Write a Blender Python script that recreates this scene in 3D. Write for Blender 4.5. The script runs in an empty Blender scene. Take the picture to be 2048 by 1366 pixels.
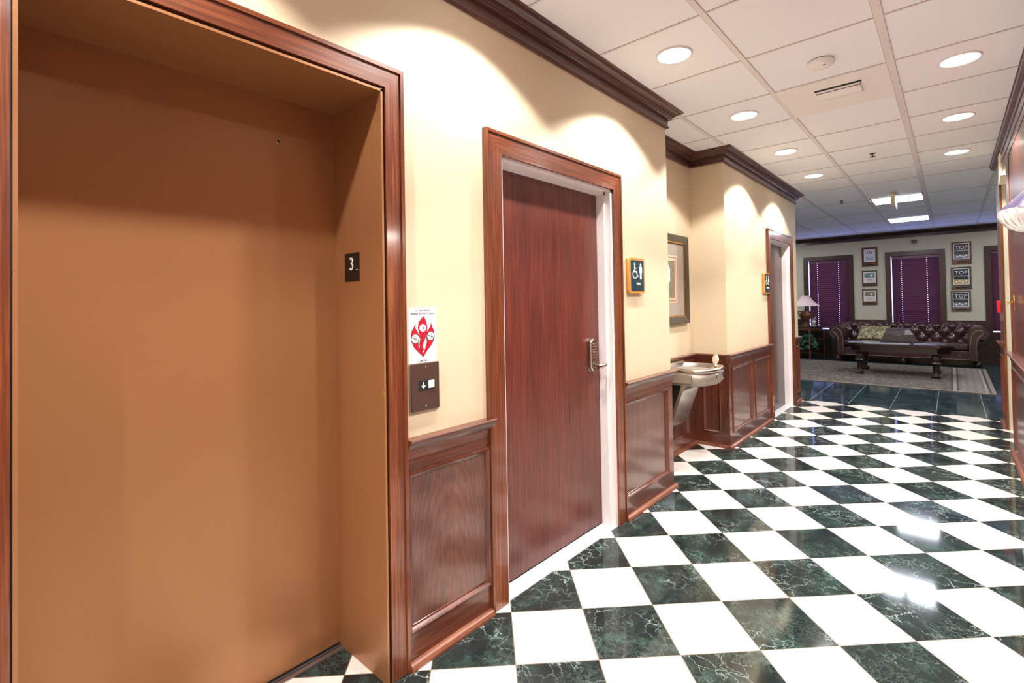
import bpy, bmesh, math, random
from mathutils import Vector, Matrix
random.seed(7)
C = bpy.context.scene.collection
PI = math.pi
S = bpy.context.scene

# ------------------------------------------------------------------ camera
F_PX = 985.973
YAW, PITCH, ROLL = -0.72856507, 0.01700418, -0.01702901
cy_, sy_ = math.cos(YAW), math.sin(YAW)
cp_, sp_ = math.cos(PITCH), math.sin(PITCH)
fwd = Vector((sy_*cp_, cy_*cp_, sp_))
right = Vector((cy_, -sy_, 0))
up = right.cross(fwd)
c_, s_ = math.cos(ROLL), math.sin(ROLL)
r2 = right*c_ + up*s_
u2 = -right*s_ + up*c_
cam_d = bpy.data.cameras.new('camera')
cam_d.sensor_width = 36.0
cam_d.sensor_fit = 'HORIZONTAL'
cam_d.lens = 36.0*F_PX/2048
cam_d.shift_y = -(683-589.593)/2048
cam_d.clip_start = 0.02
cam = bpy.data.objects.new('camera', cam_d)
cam.matrix_world = Matrix(((r2.x, u2.x, -fwd.x, 1.20964), (r2.y, u2.y, -fwd.y, -1.34218),
                           (r2.z, u2.z, -fwd.z, 1.30921), (0, 0, 0, 1)))
C.objects.link(cam)
S.camera = cam

# ------------------------------------------------------------------ exposure
S.view_settings.view_transform = 'Standard'
S.view_settings.look = 'None'
S.view_settings.exposure = 0.75
S.view_settings.gamma = 1.0
S.view_settings.use_curve_mapping = False

# ------------------------------------------------------------------ daylight outside the lounge windows
W = bpy.data.worlds.new('daylight'); S.world = W
W.use_nodes = True
W.node_tree.nodes['Background'].inputs[0].default_value = (0.34, 0.40, 1.0, 1)
W.node_tree.nodes['Background'].inputs[1].default_value = 5.5

H = 2.65          # ceiling height
XW = -0.285       # left wall face
XR = 1.575        # right wall face
D = 11.6          # far wall face
CAN_SPOT = 62.0
CAN_DISC = 9.0
TROFFER = 17.0
SPOT_COL = (1.0, 0.955, 0.905)
CAN_ROWS = [(0.11, [-3.6, -2.4, -1.2, 0.03, 1.25, 2.46, 3.67, 4.88]),
            (1.275, [-3.6, -2.4, -1.2, 0.03, 1.23, 2.43, 3.63, 4.84])]

# ------------------------------------------------------------------ node helpers
def lin(r, g, b):
    f = lambda c: ((c/255+0.055)/1.055)**2.4 if c > 10 else c/255/12.92
    return (f(r), f(g), f(b), 1)

class NT:
    def __init__(s, name):
        s.m = bpy.data.materials.new(name); s.m.use_nodes = True
        s.t = s.m.node_tree; s.n = s.t.nodes
        s.b = s.n['Principled BSDF']; s.out = s.n['Material Output']
    def add(s, kind, **kw):
        nd = s.n.new(kind)
        for k, v in kw.items():
            if k.startswith('in_'):
                key = k[3:]
                key = int(key) if key.isdigit() else key.replace('_', ' ')
                s.set(nd.inputs[key], v)
            else: setattr(nd, k, v)
        return nd
    def set(s, sock, v):
        if isinstance(v, bpy.types.NodeSocket): s.t.links.new(v, sock)
        else: sock.default_value = v
    def math(s, op, a, b=0.0, c=None):
        nd = s.n.new('ShaderNodeMath'); nd.operation = op
        s.set(nd.inputs[0], a); s.set(nd.inputs[1], b)
        if c is not None: s.set(nd.inputs[2], c)
        return nd.outputs[0]
    def mix(s, f, a, b):
        nd = s.n.new('ShaderNodeMix'); nd.data_type = 'RGBA'
        s.set(nd.inputs[0], f); s.set(nd.inputs[6], a); s.set(nd.inputs[7], b)
        return nd.outputs[2]
    def ramp(s, f, stops):
        nd = s.n.new('ShaderNodeValToRGB'); e = nd.color_ramp.elements
        e[0].position, e[0].color = stops[0]
        e[1].position, e[1].color = stops[-1]
        for p, c in stops[1:-1]:
            q = e.new(p); q.color = c
        s.set(nd.inputs[0], f); return nd.outputs[0]
    def pos(s): return s.add('ShaderNodeNewGeometry').outputs['Position']
    def obj(s): return s.add('ShaderNodeTexCoord').outputs['Object']
    def mapping(s, v, scale=(1, 1, 1), rot=(0, 0, 0), loc=(0, 0, 0)):
        m = s.n.new('ShaderNodeMapping'); s.set(m.inputs[0], v)
        m.inputs['Scale'].default_value = scale; m.inputs['Rotation'].default_value = rot
        m.inputs['Location'].default_value = loc
        return m.outputs[0]
    def noise(s, v, scale=5, detail=3, rough=0.5, dist=0.0):
        n = s.add('ShaderNodeTexNoise'); s.set(n.inputs['Vector'], v)
        n.inputs['Scale'].default_value = scale; n.inputs['Detail'].default_value = detail
        n.inputs['Roughness'].default_value = rough; n.inputs['Distortion'].default_value = dist
        return n.outputs[0]
    def bump(s, h, strength=0.2, dist=0.002):
        b = s.add('ShaderNodeBump'); b.inputs['Strength'].default_value = strength
        b.inputs['Distance'].default_value = dist; s.set(b.inputs['Height'], h)
        s.t.links.new(b.outputs[0], s.b.inputs['Normal'])
    def P(s, **kw):
        for k, v in kw.items(): s.set(s.b.inputs[k.replace('_', ' ')], v)
        return s

def plain(name, col, rough=0.5, metal=0.0, coat=0.0, noise=0.0, nscale=40, spec=0.5):
    n = NT(name)
    c = col
    if noise:
        f = n.noise(n.pos(), nscale, 3)
        c = n.mix(f, tuple(x*(1-noise) for x in col[:3])+(1,), tuple(min(1, x*(1+noise)) for x in col[:3])+(1,))
    n.P(Base_Color=c, Roughness=rough, Metallic=metal, Coat_Weight=coat, Coat_Roughness=0.08, Specular_IOR_Level=spec)
    return n.m

def emit(name, col, strength):
    n = NT(name)
    n.P(Base_Color=(0.8, 0.8, 0.8, 1), Emission_Color=col, Emission_Strength=strength)
    return n.m

def wood(name, axis='Z', dark=(48, 18, 10), mid=(92, 42, 25), light=(124, 68, 42), coat=0.6, rough=0.38, rings=False, scale=1.0, crough=0.12):
    n = NT(name)
    hi, lo = 130*scale, 3.5*scale
    sc = {'X': (lo, hi, hi), 'Y': (hi, lo, hi), 'Z': (hi, hi, lo)}[axis]
    p = n.pos()
    fine = n.noise(n.mapping(p, sc), 1.0, 4, 0.6)
    sc2 = {'X': (1.2, 9, 9), 'Y': (9, 1.2, 9), 'Z': (9, 9, 1.2)}[axis]
    broad = n.noise(n.mapping(p, sc2), 1.0, 2, 0.5)
    f = n.math('ADD', n.math('MULTIPLY', fine, 0.68), n.math('MULTIPLY', broad, 0.32))
    if rings:
        w = n.add('ShaderNodeTexWave', wave_type='RINGS', rings_direction='SPHERICAL')
        sc3 = {'X': (1, 5, 5), 'Y': (4.5, .9, 4.5), 'Z': (4.5, 4.5, .9)}[axis]
        n.set(w.inputs['Vector'], n.mapping(p, sc3, loc=(0, 0.27, 0.18)))
        w.inputs['Scale'].default_value = 9; w.inputs['Distortion'].default_value = 5
        w.inputs['Detail'].default_value = 3; w.inputs['Detail Scale'].default_value = 1.6
        f = n.math('ADD', n.math('MULTIPLY', f, 0.86), n.math('MULTIPLY', w.outputs['Fac'], 0.14))
    col = n.ramp(f, [(0.3, lin(*dark)), (0.5, lin(*mid)), (0.7, lin(*light))])
    n.P(Base_Color=col, Roughness=rough, Coat_Weight=coat, Coat_Roughness=crough)
    n.bump(fine, 0.08, 0.001)
    return n.m

# ------------------------------------------------------------------ materials
M = {}
M['plaster'] = (lambda n: (n.bump(n.noise(n.mapping(n.pos(), (1, 1, .35)), 260, 2), 0.12, 0.001),
                n.P(Base_Color=n.mix(n.noise(n.pos(), 2.5, 2), lin(210, 192, 161), lin(216, 199, 170)), Roughness=0.62), n.m)[-1])(NT('cream_wallcovering'))
M['plaster_far'] = plain('lounge_wallcovering', lin(196, 188, 164), 0.7, noise=0.05, nscale=120)
M['wood_v'] = wood('stained_wood_vertical', 'Z')
M['wood_y'] = wood('stained_wood_along_wall', 'Y')
M['wood_x'] = wood('stained_wood_across', 'X')
M['wood_panel'] = wood('stained_panel_veneer', 'Z', coat=0.85, crough=0.17, dark=(60, 25, 15), mid=(90, 43, 27), light=(110, 60, 40), rings=True)
M['wood_door'] = wood('door_veneer', 'Z', (56, 20, 14), (94, 39, 28), (120, 57, 42), coat=0.35, rough=0.4, crough=0.25)
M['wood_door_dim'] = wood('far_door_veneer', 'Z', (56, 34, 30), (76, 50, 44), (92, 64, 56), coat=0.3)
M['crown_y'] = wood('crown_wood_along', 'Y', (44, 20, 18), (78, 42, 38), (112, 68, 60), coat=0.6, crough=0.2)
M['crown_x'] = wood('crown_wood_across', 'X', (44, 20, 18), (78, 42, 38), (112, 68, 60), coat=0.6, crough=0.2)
M['casing'] = wood('casing_wood_vertical', 'Z', (58, 25, 12), (108, 52, 26), (150, 88, 48), coat=0.5)
M['casing_y'] = wood('casing_wood_along', 'Y', (58, 25, 12), (108, 52, 26), (150, 88, 48), coat=0.5)
M['shoe'] = wood('shoe_moulding_wood', 'Y', (84, 42, 28), (122, 70, 50), (150, 96, 70), coat=0.3)
M['dark_wood'] = wood('dark_furniture_wood', 'X', (22, 8, 6), (46, 18, 12), (74, 34, 22), coat=0.6)
M['dark_wood_v'] = wood('dark_furniture_wood_vertical', 'Z', (22, 8, 6), (46, 18, 12), (74, 34, 22), coat=0.6)
M['bronze'] = plain('bronze_painted_metal', lin(160, 111, 72), 0.34, 0.3, noise=0.04, nscale=300)
M['white_frame'] = plain('white_painted_frame', lin(232, 226, 226), 0.45)
M['marble_white'] = plain('white_marble_threshold', lin(216, 214, 218), 0.2, noise=0.03, nscale=9)
M['alu'] = plain('aluminium_sill', lin(170, 166, 166), 0.35, 0.9)
M['steel'] = plain('brushed_steel', lin(190, 184, 178), 0.24, 1.0, noise=0.05, nscale=200)
M['steel_matte'] = plain('grey_basin_shell', lin(158, 148, 138), 0.45, 0.55)
M['chrome'] = plain('satin_chrome', lin(200, 190, 182), 0.2, 1.0)
M['black'] = plain('black_plastic', lin(18, 16, 16), 0.4)
M['gap'] = plain('dark_gap', lin(12, 10, 9), 0.8)
M['groove'] = plain('dark_brown_groove', lin(52, 26, 14), 0.5)
M['brown_metal'] = plain('brown_plate', lin(84, 62, 52), 0.4, 0.3, noise=0.08, nscale=500)
M['white_plastic'] = plain('white_plastic', lin(236, 234, 230), 0.35)
M['cream_plastic'] = plain('cream_plastic', lin(226, 214, 188), 0.4)
M['paper'] = plain('white_card', lin(238, 236, 238), 0.35)
M['red_ink'] = plain('red_ink', lin(205, 16, 40), 0.4)
M['navy_ink'] = plain('navy_ink', lin(24, 22, 60), 0.4)
M['grey_ink'] = plain('grey_ink', lin(90, 88, 92), 0.5)
M['white_ink'] = plain('white_ink', lin(240, 238, 236), 0.4)
M['teal'] = plain('dark_teal_plate', lin(20, 52, 60), 0.35)
M['oak'] = wood('golden_oak', 'Z', (176, 112, 40), (206, 142, 62), (224, 164, 84), coat=0.3)
M['brass'] = plain('polished_brass', lin(196, 150, 84), 0.25, 1.0)
M['bubbler'] = plain('pale_rubber_guard', lin(214, 190, 168), 0.5)
M['red_plastic'] = plain('red_alarm_plastic', lin(214, 24, 32), 0.3)
M['ceil_white'] = plain('ceiling_metalwork', lin(236, 233, 233), 0.6)
M['tee'] = plain('ceiling_tee', lin(224, 219, 219), 0.6)
M['tee_line'] = plain('ceiling_gap_shadow', lin(176, 169, 168), 0.8)  # grey strips paint the shadow gaps along the tees
M['crystal'] = (lambda n: (n.P(Base_Color=(0.95, 0.92, 0.9, 1), Roughness=0.12, Transmission_Weight=0.65, IOR=1.5), n.m)[-1])(NT('cut_crystal'))
M['glass'] = (lambda n: (n.P(Base_Color=(1, 1, 1, 1), Roughness=0.0, Transmission_Weight=1.0, IOR=1.02), n.m)[-1])(NT('window_glass'))
M['blind'] = (lambda n: (n.P(Base_Color=n.mix(n.noise(n.mapping(n.pos(), (3, 60, 60)), 1, 3), lin(82, 38, 54), lin(122, 68, 84)), Roughness=0.35, Coat_Weight=0.3), n.m)[-1])(NT('cherry_slats_blue_lit'))  # purple cast of blue daylight is mixed into the cherry slat colour
M['leather'] = (lambda n: (n.P(Base_Color=n.mix(n.noise(n.pos(), 6, 3), lin(46, 22, 24), lin(82, 46, 46)), Roughness=0.26, Coat_Weight=0.5, Coat_Roughness=0.2), n.bump(n.noise(n.pos(), 160, 3), 0.15, 0.002), n.m)[-1])(NT('oxblood_leather'))
M['gold_piping'] = plain('gold_nail_trim', lin(176, 150, 116), 0.4, 0.4)
M['lampshade'] = plain('pleated_lampshade', lin(214, 186, 182), 0.8)
M['urn'] = (lambda n: (n.P(Base_Color=n.mix(n.noise(n.pos(), 30, 3), lin(70, 34, 20), lin(168, 110, 72)), Roughness=0.3, Metallic=0.5), n.m)[-1])(NT('bronzed_urn'))
M['leaf'] = plain('ivy_leaf', lin(52, 112, 72), 0.45, noise=0.4, nscale=30)
M['terracotta'] = plain('plant_pot_grey', lin(84, 78, 74), 0.6)
M['spot_lens'] = emit('lit_lamp_lens', (1.0, 0.97, 0.93, 1), CAN_DISC)
M['troffer_lens'] = emit('lit_panel_lens', (0.84, 0.9, 1.0, 1), TROFFER)
M['magazine'] = plain('magazine_cover', lin(120, 132, 168), 0.3, noise=0.4, nscale=12)
M['magazine_b'] = plain('magazine_cover_pale', lin(170, 172, 186), 0.3, noise=0.3, nscale=14)
M['magazine_c'] = plain('magazine_cover_dark', lin(66, 62, 80), 0.3, noise=0.4, nscale=14)

def pillow_mat():
    n = NT('gold_floral_fabric')
    v = n.noise(n.obj(), 16, 3, 0.6, 1.5)
    n.P(Base_Color=n.ramp(v, [(0.42, lin(84, 72, 58)), (0.5, lin(150, 136, 98)), (0.58, lin(178, 164, 120))]), Roughness=0.7)
    return n.m
M['pillow'] = pillow_mat()

def carve_mat():
    n = NT('carved_box_wood')
    v = n.noise(n.obj(), 55, 3, 0.7, 2.0)
    n.P(Base_Color=n.ramp(v, [(0.35, lin(24, 14, 12)), (0.65, lin(120, 98, 92))]), Roughness=0.5, Coat_Weight=0.15)
    n.bump(v, 0.5, 0.006)
    return n.m
M['carved'] = carve_mat()

def tile_mat():
    n = NT('chequered_marble_tiles')
    g = n.pos()
    T = 0.3048
    # tile grid turned 45 degrees to the corridor
    rot = n.mapping(g, (1/T, 1/T, 1/T), rot=(0, 0, -PI/4))
    sep = n.add('ShaderNodeSeparateXYZ'); n.set(sep.inputs[0], rot)
    u, v = sep.outputs[0], sep.outputs[1]
    fu, fv = n.math('FLOOR', u), n.math('FLOOR', v)
    par = n.math('FLOORED_MODULO', n.math('ADD', fu, fv), 2.0)       # 0 = pale tile
    cell = n.add('ShaderNodeCombineXYZ'); n.set(cell.inputs[0], fu); n.set(cell.inputs[1], fv)
    wn = n.add('ShaderNodeTexWhiteNoise', noise_dimensions='2D'); n.set(wn.inputs[0], cell.outputs[0])
    rnd = wn.outputs[0]
    # pale marble: some tiles creamier than others
    pale = n.mix(n.ramp(rnd, [(0.0, (0, 0, 0, 1)), (0.7, (0.12, 0.12, 0.12, 1)), (1.0, (1, 1, 1, 1))]), lin(240, 235, 230), lin(234, 220, 204))
    pale = n.mix(n.math('MULTIPLY', n.noise(g, 9, 4), 0.12), pale, lin(214, 200, 188))
    # green marble with white veins, each tile cut from another spot and turned
    off = n.add('ShaderNodeVectorMath', operation='MULTIPLY_ADD')
    n.set(off.inputs[0], wn.outputs[1]); off.inputs[1].default_value = (37, 53, 11); n.set(off.inputs[2], g)
    vr = n.add('ShaderNodeVectorRotate', rotation_type='Z_AXIS')
    n.set(vr.inputs['Vector'], off.outputs[0]); n.set(vr.inputs['Angle'], n.math('MULTIPLY', rnd, 9.0))
    q = vr.outputs[0]
    warp = n.add('ShaderNodeTexNoise'); n.set(warp.inputs['Vector'], q); warp.inputs['Scale'].default_value = 9; warp.inputs['Detail'].default_value = 8; warp.inputs['Roughness'].default_value = 0.65
    wq = n.add('ShaderNodeVectorMath', operation='MULTIPLY_ADD')
    n.set(wq.inputs[0], warp.outputs['Color']); wq.inputs[1].default_value = (0.16, 0.16, 0.16); n.set(wq.inputs[2], q)
    vor = n.add('ShaderNodeTexVoronoi', feature='DISTANCE_TO_EDGE'); n.set(vor.inputs['Vector'], n.mapping(wq.outputs[0], (1, 0.55, 1)))
    vor.inputs['Scale'].default_value = 16
    vor2 = n.add('ShaderNodeTexVoronoi', feature='DISTANCE_TO_EDGE'); n.set(vor2.inputs['Vector'], n.mapping(wq.outputs[0], (0.6, 1.2, 1)))
    vor2.inputs['Scale'].default_value = 46
    vein = n.ramp(vor.outputs['Distance'], [(0.0, (1, 1, 1, 1)), (0.012, (0.35, 0.35, 0.35, 1)), (0.03, (0, 0, 0, 1))])
    vein2 = n.ramp(vor2.outputs['Distance'], [(0.0, (1, 1, 1, 1)), (0.12, (0, 0, 0, 1))])
    gate = n.ramp(n.noise(q, 5, 2), [(0.42, (0, 0, 0, 1)), (0.62, (1, 1, 1, 1))])
    gate2 = n.ramp(n.noise(q, 4, 3), [(0.46, (0, 0, 0, 1)), (0.6, (1, 1, 1, 1))])
    cloud = n.noise(q, 9, 6, 0.75)
    dark = n.ramp(cloud, [(0.3, lin(24, 27, 28)), (0.52, lin(32, 42, 41)), (0.68, lin(56, 78, 72))])
    dark = n.mix(n.math('MULTIPLY', n.math('MULTIPLY', vein2, gate), 0.25), dark, lin(112, 140, 130))
    dark = n.mix(n.math('MULTIPLY', n.math('MULTIPLY', vein, gate2), 0.85), dark, lin(182, 200, 194))
    col = n.mix(par, pale, dark)
    # grout
    def edge(c):
        fr = n.math('FRACT', c)
        return n.math('MINIMUM', fr, n.math('SUBTRACT', 1.0, fr))
    e = n.math('MINIMUM', edge(u), edge(v))
    line = n.math('LESS_THAN', e, 0.006)
    col = n.mix(line, col, lin(120, 104, 88))
    n.P(Base_Color=col, Roughness=n.math('ADD', 0.07, n.math('MULTIPLY', line, 0.4)), Specular_IOR_Level=0.5)
    return n.m
M['tiles'] = tile_mat()

def border_mat():
    n = NT('green_marble_slabs')
    g = n.pos()
    sep = n.add('ShaderNodeSeparateXYZ'); n.set(sep.inputs[0], g)
    u = n.math('DIVIDE', n.math('SUBTRACT', sep.outputs[0], 0.222), 0.411)
    fu = n.math('FLOOR', u)
    fr = n.math('FRACT', u)
    e = n.math('MINIMUM', fr, n.math('SUBTRACT', 1.0, fr))
    cell = n.add('ShaderNodeCombineXYZ'); n.set(cell.inputs[0], fu)
    wn = n.add('ShaderNodeTexWhiteNoise', noise_dimensions='2D'); n.set(wn.inputs[0], cell.outputs[0])
    off = n.add('ShaderNodeVectorMath', operation='MULTIPLY_ADD')
    n.set(off.inputs[0], wn.outputs[1]); off.inputs[1].default_value = (7, 5, 1); n.set(off.inputs[2], g)
    q = n.mapping(off.outputs[0], (1, 2.2, 1))
    cl = n.noise(q, 9, 6, 0.7, 0.6)
    col = n.ramp(cl, [(0.3, lin(20, 32, 37)), (0.52, lin(36, 57, 63)), (0.72, lin(92, 118, 124))])
    col = n.mix(n.math('LESS_THAN', e, 0.008), col, lin(150, 160, 160))
    n.P(Base_Color=col, Roughness=0.1)
    return n.m
M['slabs'] = border_mat()

def ceil_mat():
    n = NT('mineral_ceiling_tile')
    f = n.noise(n.pos(), 220, 3, 0.7)
    n.P(Base_Color=n.mix(f, lin(230, 233, 240), lin(246, 248, 254)), Roughness=0.85)
    n.bump(f, 0.25, 0.002)
    return n.m
M['ceiling'] = ceil_mat()

def rug_mat():
    n = NT('oriental_rug')
    o = n.pos()
    sep = n.add('ShaderNodeSeparateXYZ'); n.set(sep.inputs[0], o)
    x, y = sep.outputs[0], sep.outputs[1]
    # distance in from the right edge and the front edge
    dx = n.math('SUBTRACT', 1.62, x)
    dy = n.math('SUBTRACT', y, 7.68)
    fld = n.noise(n.mapping(o, (1, .6, 1)), 17, 6, 0.9, 0.8)
    field = n.ramp(fld, [(0.42, lin(22, 17, 16)), (0.5, lin(72, 60, 50)), (0.58, lin(134, 118, 98))])
    # motif band at the right end: row of hexagon-like medallions
    yy = n.math('SUBTRACT', n.math('FRACT', n.math('DIVIDE', n.math('SUBTRACT', y, 7.85), 0.36)), 0.5)
    xx = n.math('DIVIDE', n.math('SUBTRACT', dx, 0.235), 0.26)
    hexd = n.math('ADD', n.math('ABSOLUTE', xx), n.math('MULTIPLY', n.math('ABSOLUTE', yy), 0.95))
    ringp = n.math('SINE', n.math('MULTIPLY', hexd, 20.0))
    mot = n.ramp(n.math('MULTIPLY_ADD', ringp, 0.5, 0.5), [(0.3, lin(64, 56, 54)), (0.5, lin(128, 116, 104)), (1.0, lin(146, 132, 120))])
    inb = n.math('MULTIPLY', n.math('GREATER_THAN', dx, 0.10), n.math('LESS_THAN', dx, 0.37))
    col = n.mix(inb, field, mot)
    def stripe(a, b, c, src):
        m = n.math('MULTIPLY', n.math('GREATER_THAN', src, a), n.math('LESS_THAN', src, b))
        return m, c
    for a, b, c in ((0.0, 0.045, lin(128, 112, 96)), (0.045, 0.07, lin(24, 22, 26)), (0.07, 0.10, lin(150, 134, 116)),
                    (0.37, 0.39, lin(24, 22, 26)), (0.39, 0.43, lin(140, 126, 110)), (0.43, 0.455, lin(24, 22, 26))):
        m, cc = stripe(a, b, c, dx); col = n.mix(m, col, cc)
    m, cc = stripe(-0.1, 0.05, lin(140, 118, 104), dy); col = n.mix(m, col, cc)
    n.P(Base_Color=col, Roughness=0.95, Sheen_Weight=0.2)
    n.bump(n.noise(o, 300, 2), 0.4, 0.004)
    return n.m
M['rug'] = rug_mat()

# ------------------------------------------------------------------ object helpers
def link(o, parent=None):
    C.objects.link(o)
    if parent: o.parent = parent
    return o

def tag(o, label=None, cat=None, group=None, kind=None):
    if label: o['label'] = label
    if cat: o['category'] = cat
    if group: o['group'] = group
    if kind: o['kind'] = kind
    return o

def empty(name, loc=(0, 0, 0), label=None, cat=None, group=None, kind=None, rz=0.0):
    o = bpy.data.objects.new(name, None); o.empty_display_size = 0.05
    o.location = loc; o.rotation_euler = (0, 0, rz)
    link(o); return tag(o, label, cat, group, kind)

class MB:
    """collects shapes; build() links them as one mesh object. Coordinates are relative to org."""
    def __init__(s, org=(0, 0, 0)):
        s.bm = bmesh.new(); s.o = Vector(org); s.mats = []; s.cur = 0
    def mat(s, m):
        if m not in s.mats: s.mats.append(m)
        s.cur = s.mats.index(m); return s
    def _f(s, vs, smooth=False):
        try: f = s.bm.faces.new(vs)
        except ValueError: return None
        f.material_index = s.cur; f.smooth = smooth; return f
    def box(s, x0, x1, y0, y1, z0, z1, bev=0.0, seg=2):
        vs = [s.bm.verts.new(Vector((x, y, z))-s.o) for x in (x0, x1) for y in (y0, y1) for z in (z0, z1)]
        fs = [(0, 1, 3, 2), (4, 6, 7, 5), (0, 4, 5, 1), (2, 3, 7, 6), (0, 2, 6, 4), (1, 5, 7, 3)]
        faces = [s._f([vs[i] for i in f]) for f in fs]
        if bev > 0:
            es = list({e for f in faces for e in f.edges})
            r = bmesh.ops.bevel(s.bm, geom=es, offset=bev, segments=seg, affect='EDGES', profile=0.5)
            for f in r['faces']: f.smooth = True; f.material_index = s.cur
        return s
    def prism(s, pts, d0, d1, frame, smooth=False):
        """polygon pts (a,b) extruded along c between d0,d1; frame = (origin, A, B, Cdir)"""
        O, A, B, Cc = frame
        lo = [s.bm.verts.new(O+A*a+B*b+Cc*d0-s.o) for a, b in pts]
        hi = [s.bm.verts.new(O+A*a+B*b+Cc*d1-s.o) for a, b in pts]
        s._f(lo[::-1]); s._f(hi)
        n = len(pts)
        for i in range(n): s._f([lo[i], lo[(i+1) % n], hi[(i+1) % n], hi[i]], smooth)
        return s
    def sweep(s, prof, path, closed=False, smooth=False, caps=True, shift=0.0):
        """prof: [(d,z)] offset to the right of the path; path: [(x,y)]"""
        n = len(path); rings = []
        for i, p in enumerate(path):
            def nrm(a, b):
                v = Vector((b[0]-a[0], b[1]-a[1])).normalized(); return Vector((v.y, -v.x))
            if closed: n0, n1 = nrm(path[i-1], p), nrm(p, path[(i+1) % n])
            else:
                n0 = nrm(path[i-1], p) if i > 0 else nrm(p, path[i+1])
                n1 = nrm(p, path[i+1]) if i < n-1 else n0
            m = (n0+n1); m = m/(m.dot(n0))
            rings.append([s.bm.verts.new(Vector((p[0]+m.x*d, p[1]+m.y*d, z))-s.o) for d, z in prof])
        k = len(prof)
        for i in range(n if closed else n-1):
            a, b = rings[i], rings[(i+1) % n]
            for j in range(k): s._f([a[j], a[(j+1) % k], b[(j+1) % k], b[j]], smooth)
        if caps and not closed:
            s._f(rings[0]); s._f(rings[-1][::-1])
        return s
    def ringsweep(s, prof, rect, frame):
        """mitred moulding round a rectangle (a0,a1,b0,b1) in frame; prof [(in,out)]"""
        O, A, B, Cc = frame
        a0, a1, b0, b1 = rect
        cs = [(a0, b0, 1, 1), (a1, b0, -1, 1), (a1, b1, -1, -1), (a0, b1, 1, -1)]
        rings = [[s.bm.verts.new(O+A*(a+sa*i)+B*(b+sb*i)+Cc*h-s.o) for i, h in prof] for a, b, sa, sb in cs]
        k = len(prof)
        for i in range(4):
            p, q = rings[i], rings[(i+1) % 4]
            for j in range(k): s._f([p[j], p[(j+1) % k], q[(j+1) % k], q[j]])
        return s
    def lathe(s, prof, c, axis='Z', seg=24, sq=1.0, smooth=True, cap=True):
        """prof [(r,h)] about axis through c"""
        c = Vector(c)
        ax = {'Z': (Vector((1, 0, 0)), Vector((0, 1, 0)), Vector((0, 0, 1))),
              'X': (Vector((0, 1, 0)), Vector((0, 0, 1)), Vector((1, 0, 0))),
              'Y': (Vector((1, 0, 0)), Vector((0, 0, 1)), Vector((0, 1, 0)))}[axis]
        rings = []
        for r, h in prof:
            ring = []
            for i in range(seg):
                t = 2*PI*i/seg
                ca, sa = math.cos(t), math.sin(t)
                if sq != 1.0:
                    k = (abs(ca)**sq+abs(sa)**sq)**(-1/sq)
                    ca, sa = ca*k, sa*k
                ring.append(s.bm.verts.new(c+ax[0]*r*ca+ax[1]*r*sa+ax[2]*h-s.o))
            rings.append(ring)
        for a, b in zip(rings, rings[1:]):
            for i in range(seg): s._f([a[i], a[(i+1) % seg], b[(i+1) % seg], b[i]], smooth)
        if cap:
            s._f(rings[0][::-1]); s._f(rings[-1])
        return s
    def tube(s, pts, r, seg=8, cap=True, smooth=True):
        pts = [Vector(p) for p in pts]; rings = []
        rr = r if isinstance(r, (list, tuple)) else [r]*len(pts)
        for i, p in enumerate(pts):
            t = (pts[min(i+1, len(pts)-1)]-pts[max(i-1, 0)]).normalized()
            a = t.cross(Vector((0, 0, 1)))
            if a.length < 1e-3: a = Vector((1, 0, 0))
            a.normalize(); b = t.cross(a)
            rings.append([s.bm.verts.new(p+a*rr[i]*math.cos(2*PI*k/seg)+b*rr[i]*math.sin(2*PI*k/seg)-s.o) for k in range(seg)])
        for a, b in zip(rings, rings[1:]):
            for i in range(seg): s._f([a[i], a[(i+1) % seg], b[(i+1) % seg], b[i]], smooth)
        if cap: s._f(rings[0][::-1]); s._f(rings[-1])
        return s
    def grid(s, fn, nu, nv, smooth=True):
        g = [[s.bm.verts.new(Vector(fn(i/nu, j/nv))-s.o) for j in range(nv+1)] for i in range(nu+1)]
        for i in range(nu):
            for j in range(nv): s._f([g[i][j], g[i+1][j], g[i+1][j+1], g[i][j+1]], smooth)
        return s
    def build(s, name, mat=None, parent=None, label=None, recalc=True):
        if recalc: bmesh.ops.recalc_face_normals(s.bm, faces=s.bm.faces)
        me = bpy.data.meshes.new(name); s.bm.to_mesh(me); s.bm.free()
        for m in (s.mats or [mat]): me.materials.append(m)
        o = bpy.data.objects.new(name, me)
        link(o, parent)
        if not parent: o.location = s.o
        else: o.location = s.o - Vector(parent.location) - (Vector(parent.parent.location) if parent.parent else Vector((0, 0, 0)))
        if label: o['label'] = label
        return o

X_, Y_, Z_ = Vector((1, 0, 0)), Vector((0, 1, 0)), Vector((0, 0, 1))
def fr(o, a, b): return (Vector(o), Vector(a), Vector(b), Vector(a).cross(Vector(b)))

def text(mb_name, body, size, frame, mat, parent, align='CENTER', extrude=0.0006, lift=0.0006, xs=1.0):
    cu = bpy.data.curves.new('lettering', 'FONT'); cu.body = body; cu.size = size
    cu.align_x = align; cu.align_y = 'CENTER'; cu.extrude = extrude; cu.resolution_u = 4
    t = bpy.data.objects.new('lettering_source', cu); C.objects.link(t)
    bpy.context.view_layer.update()
    me = bpy.data.meshes.new_from_object(t.evaluated_get(bpy.context.evaluated_depsgraph_get()))
    bpy.data.objects.remove(t); bpy.data.curves.remove(cu)
    me.name = mb_name; me.materials.clear(); me.materials.append(mat)
    O, A, B, N = frame
    me.transform(Matrix(((A.x*xs, B.x, N.x, 0), (A.y*xs, B.y, N.y, 0), (A.z*xs, B.z, N.z, 0), (0, 0, 0, 1))))
    o = bpy.data.objects.new(mb_name, me); link(o, parent)
    o.location = O + N*(extrude+lift) - (parent.location if parent else Vector((0, 0, 0)))
    return o

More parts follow.
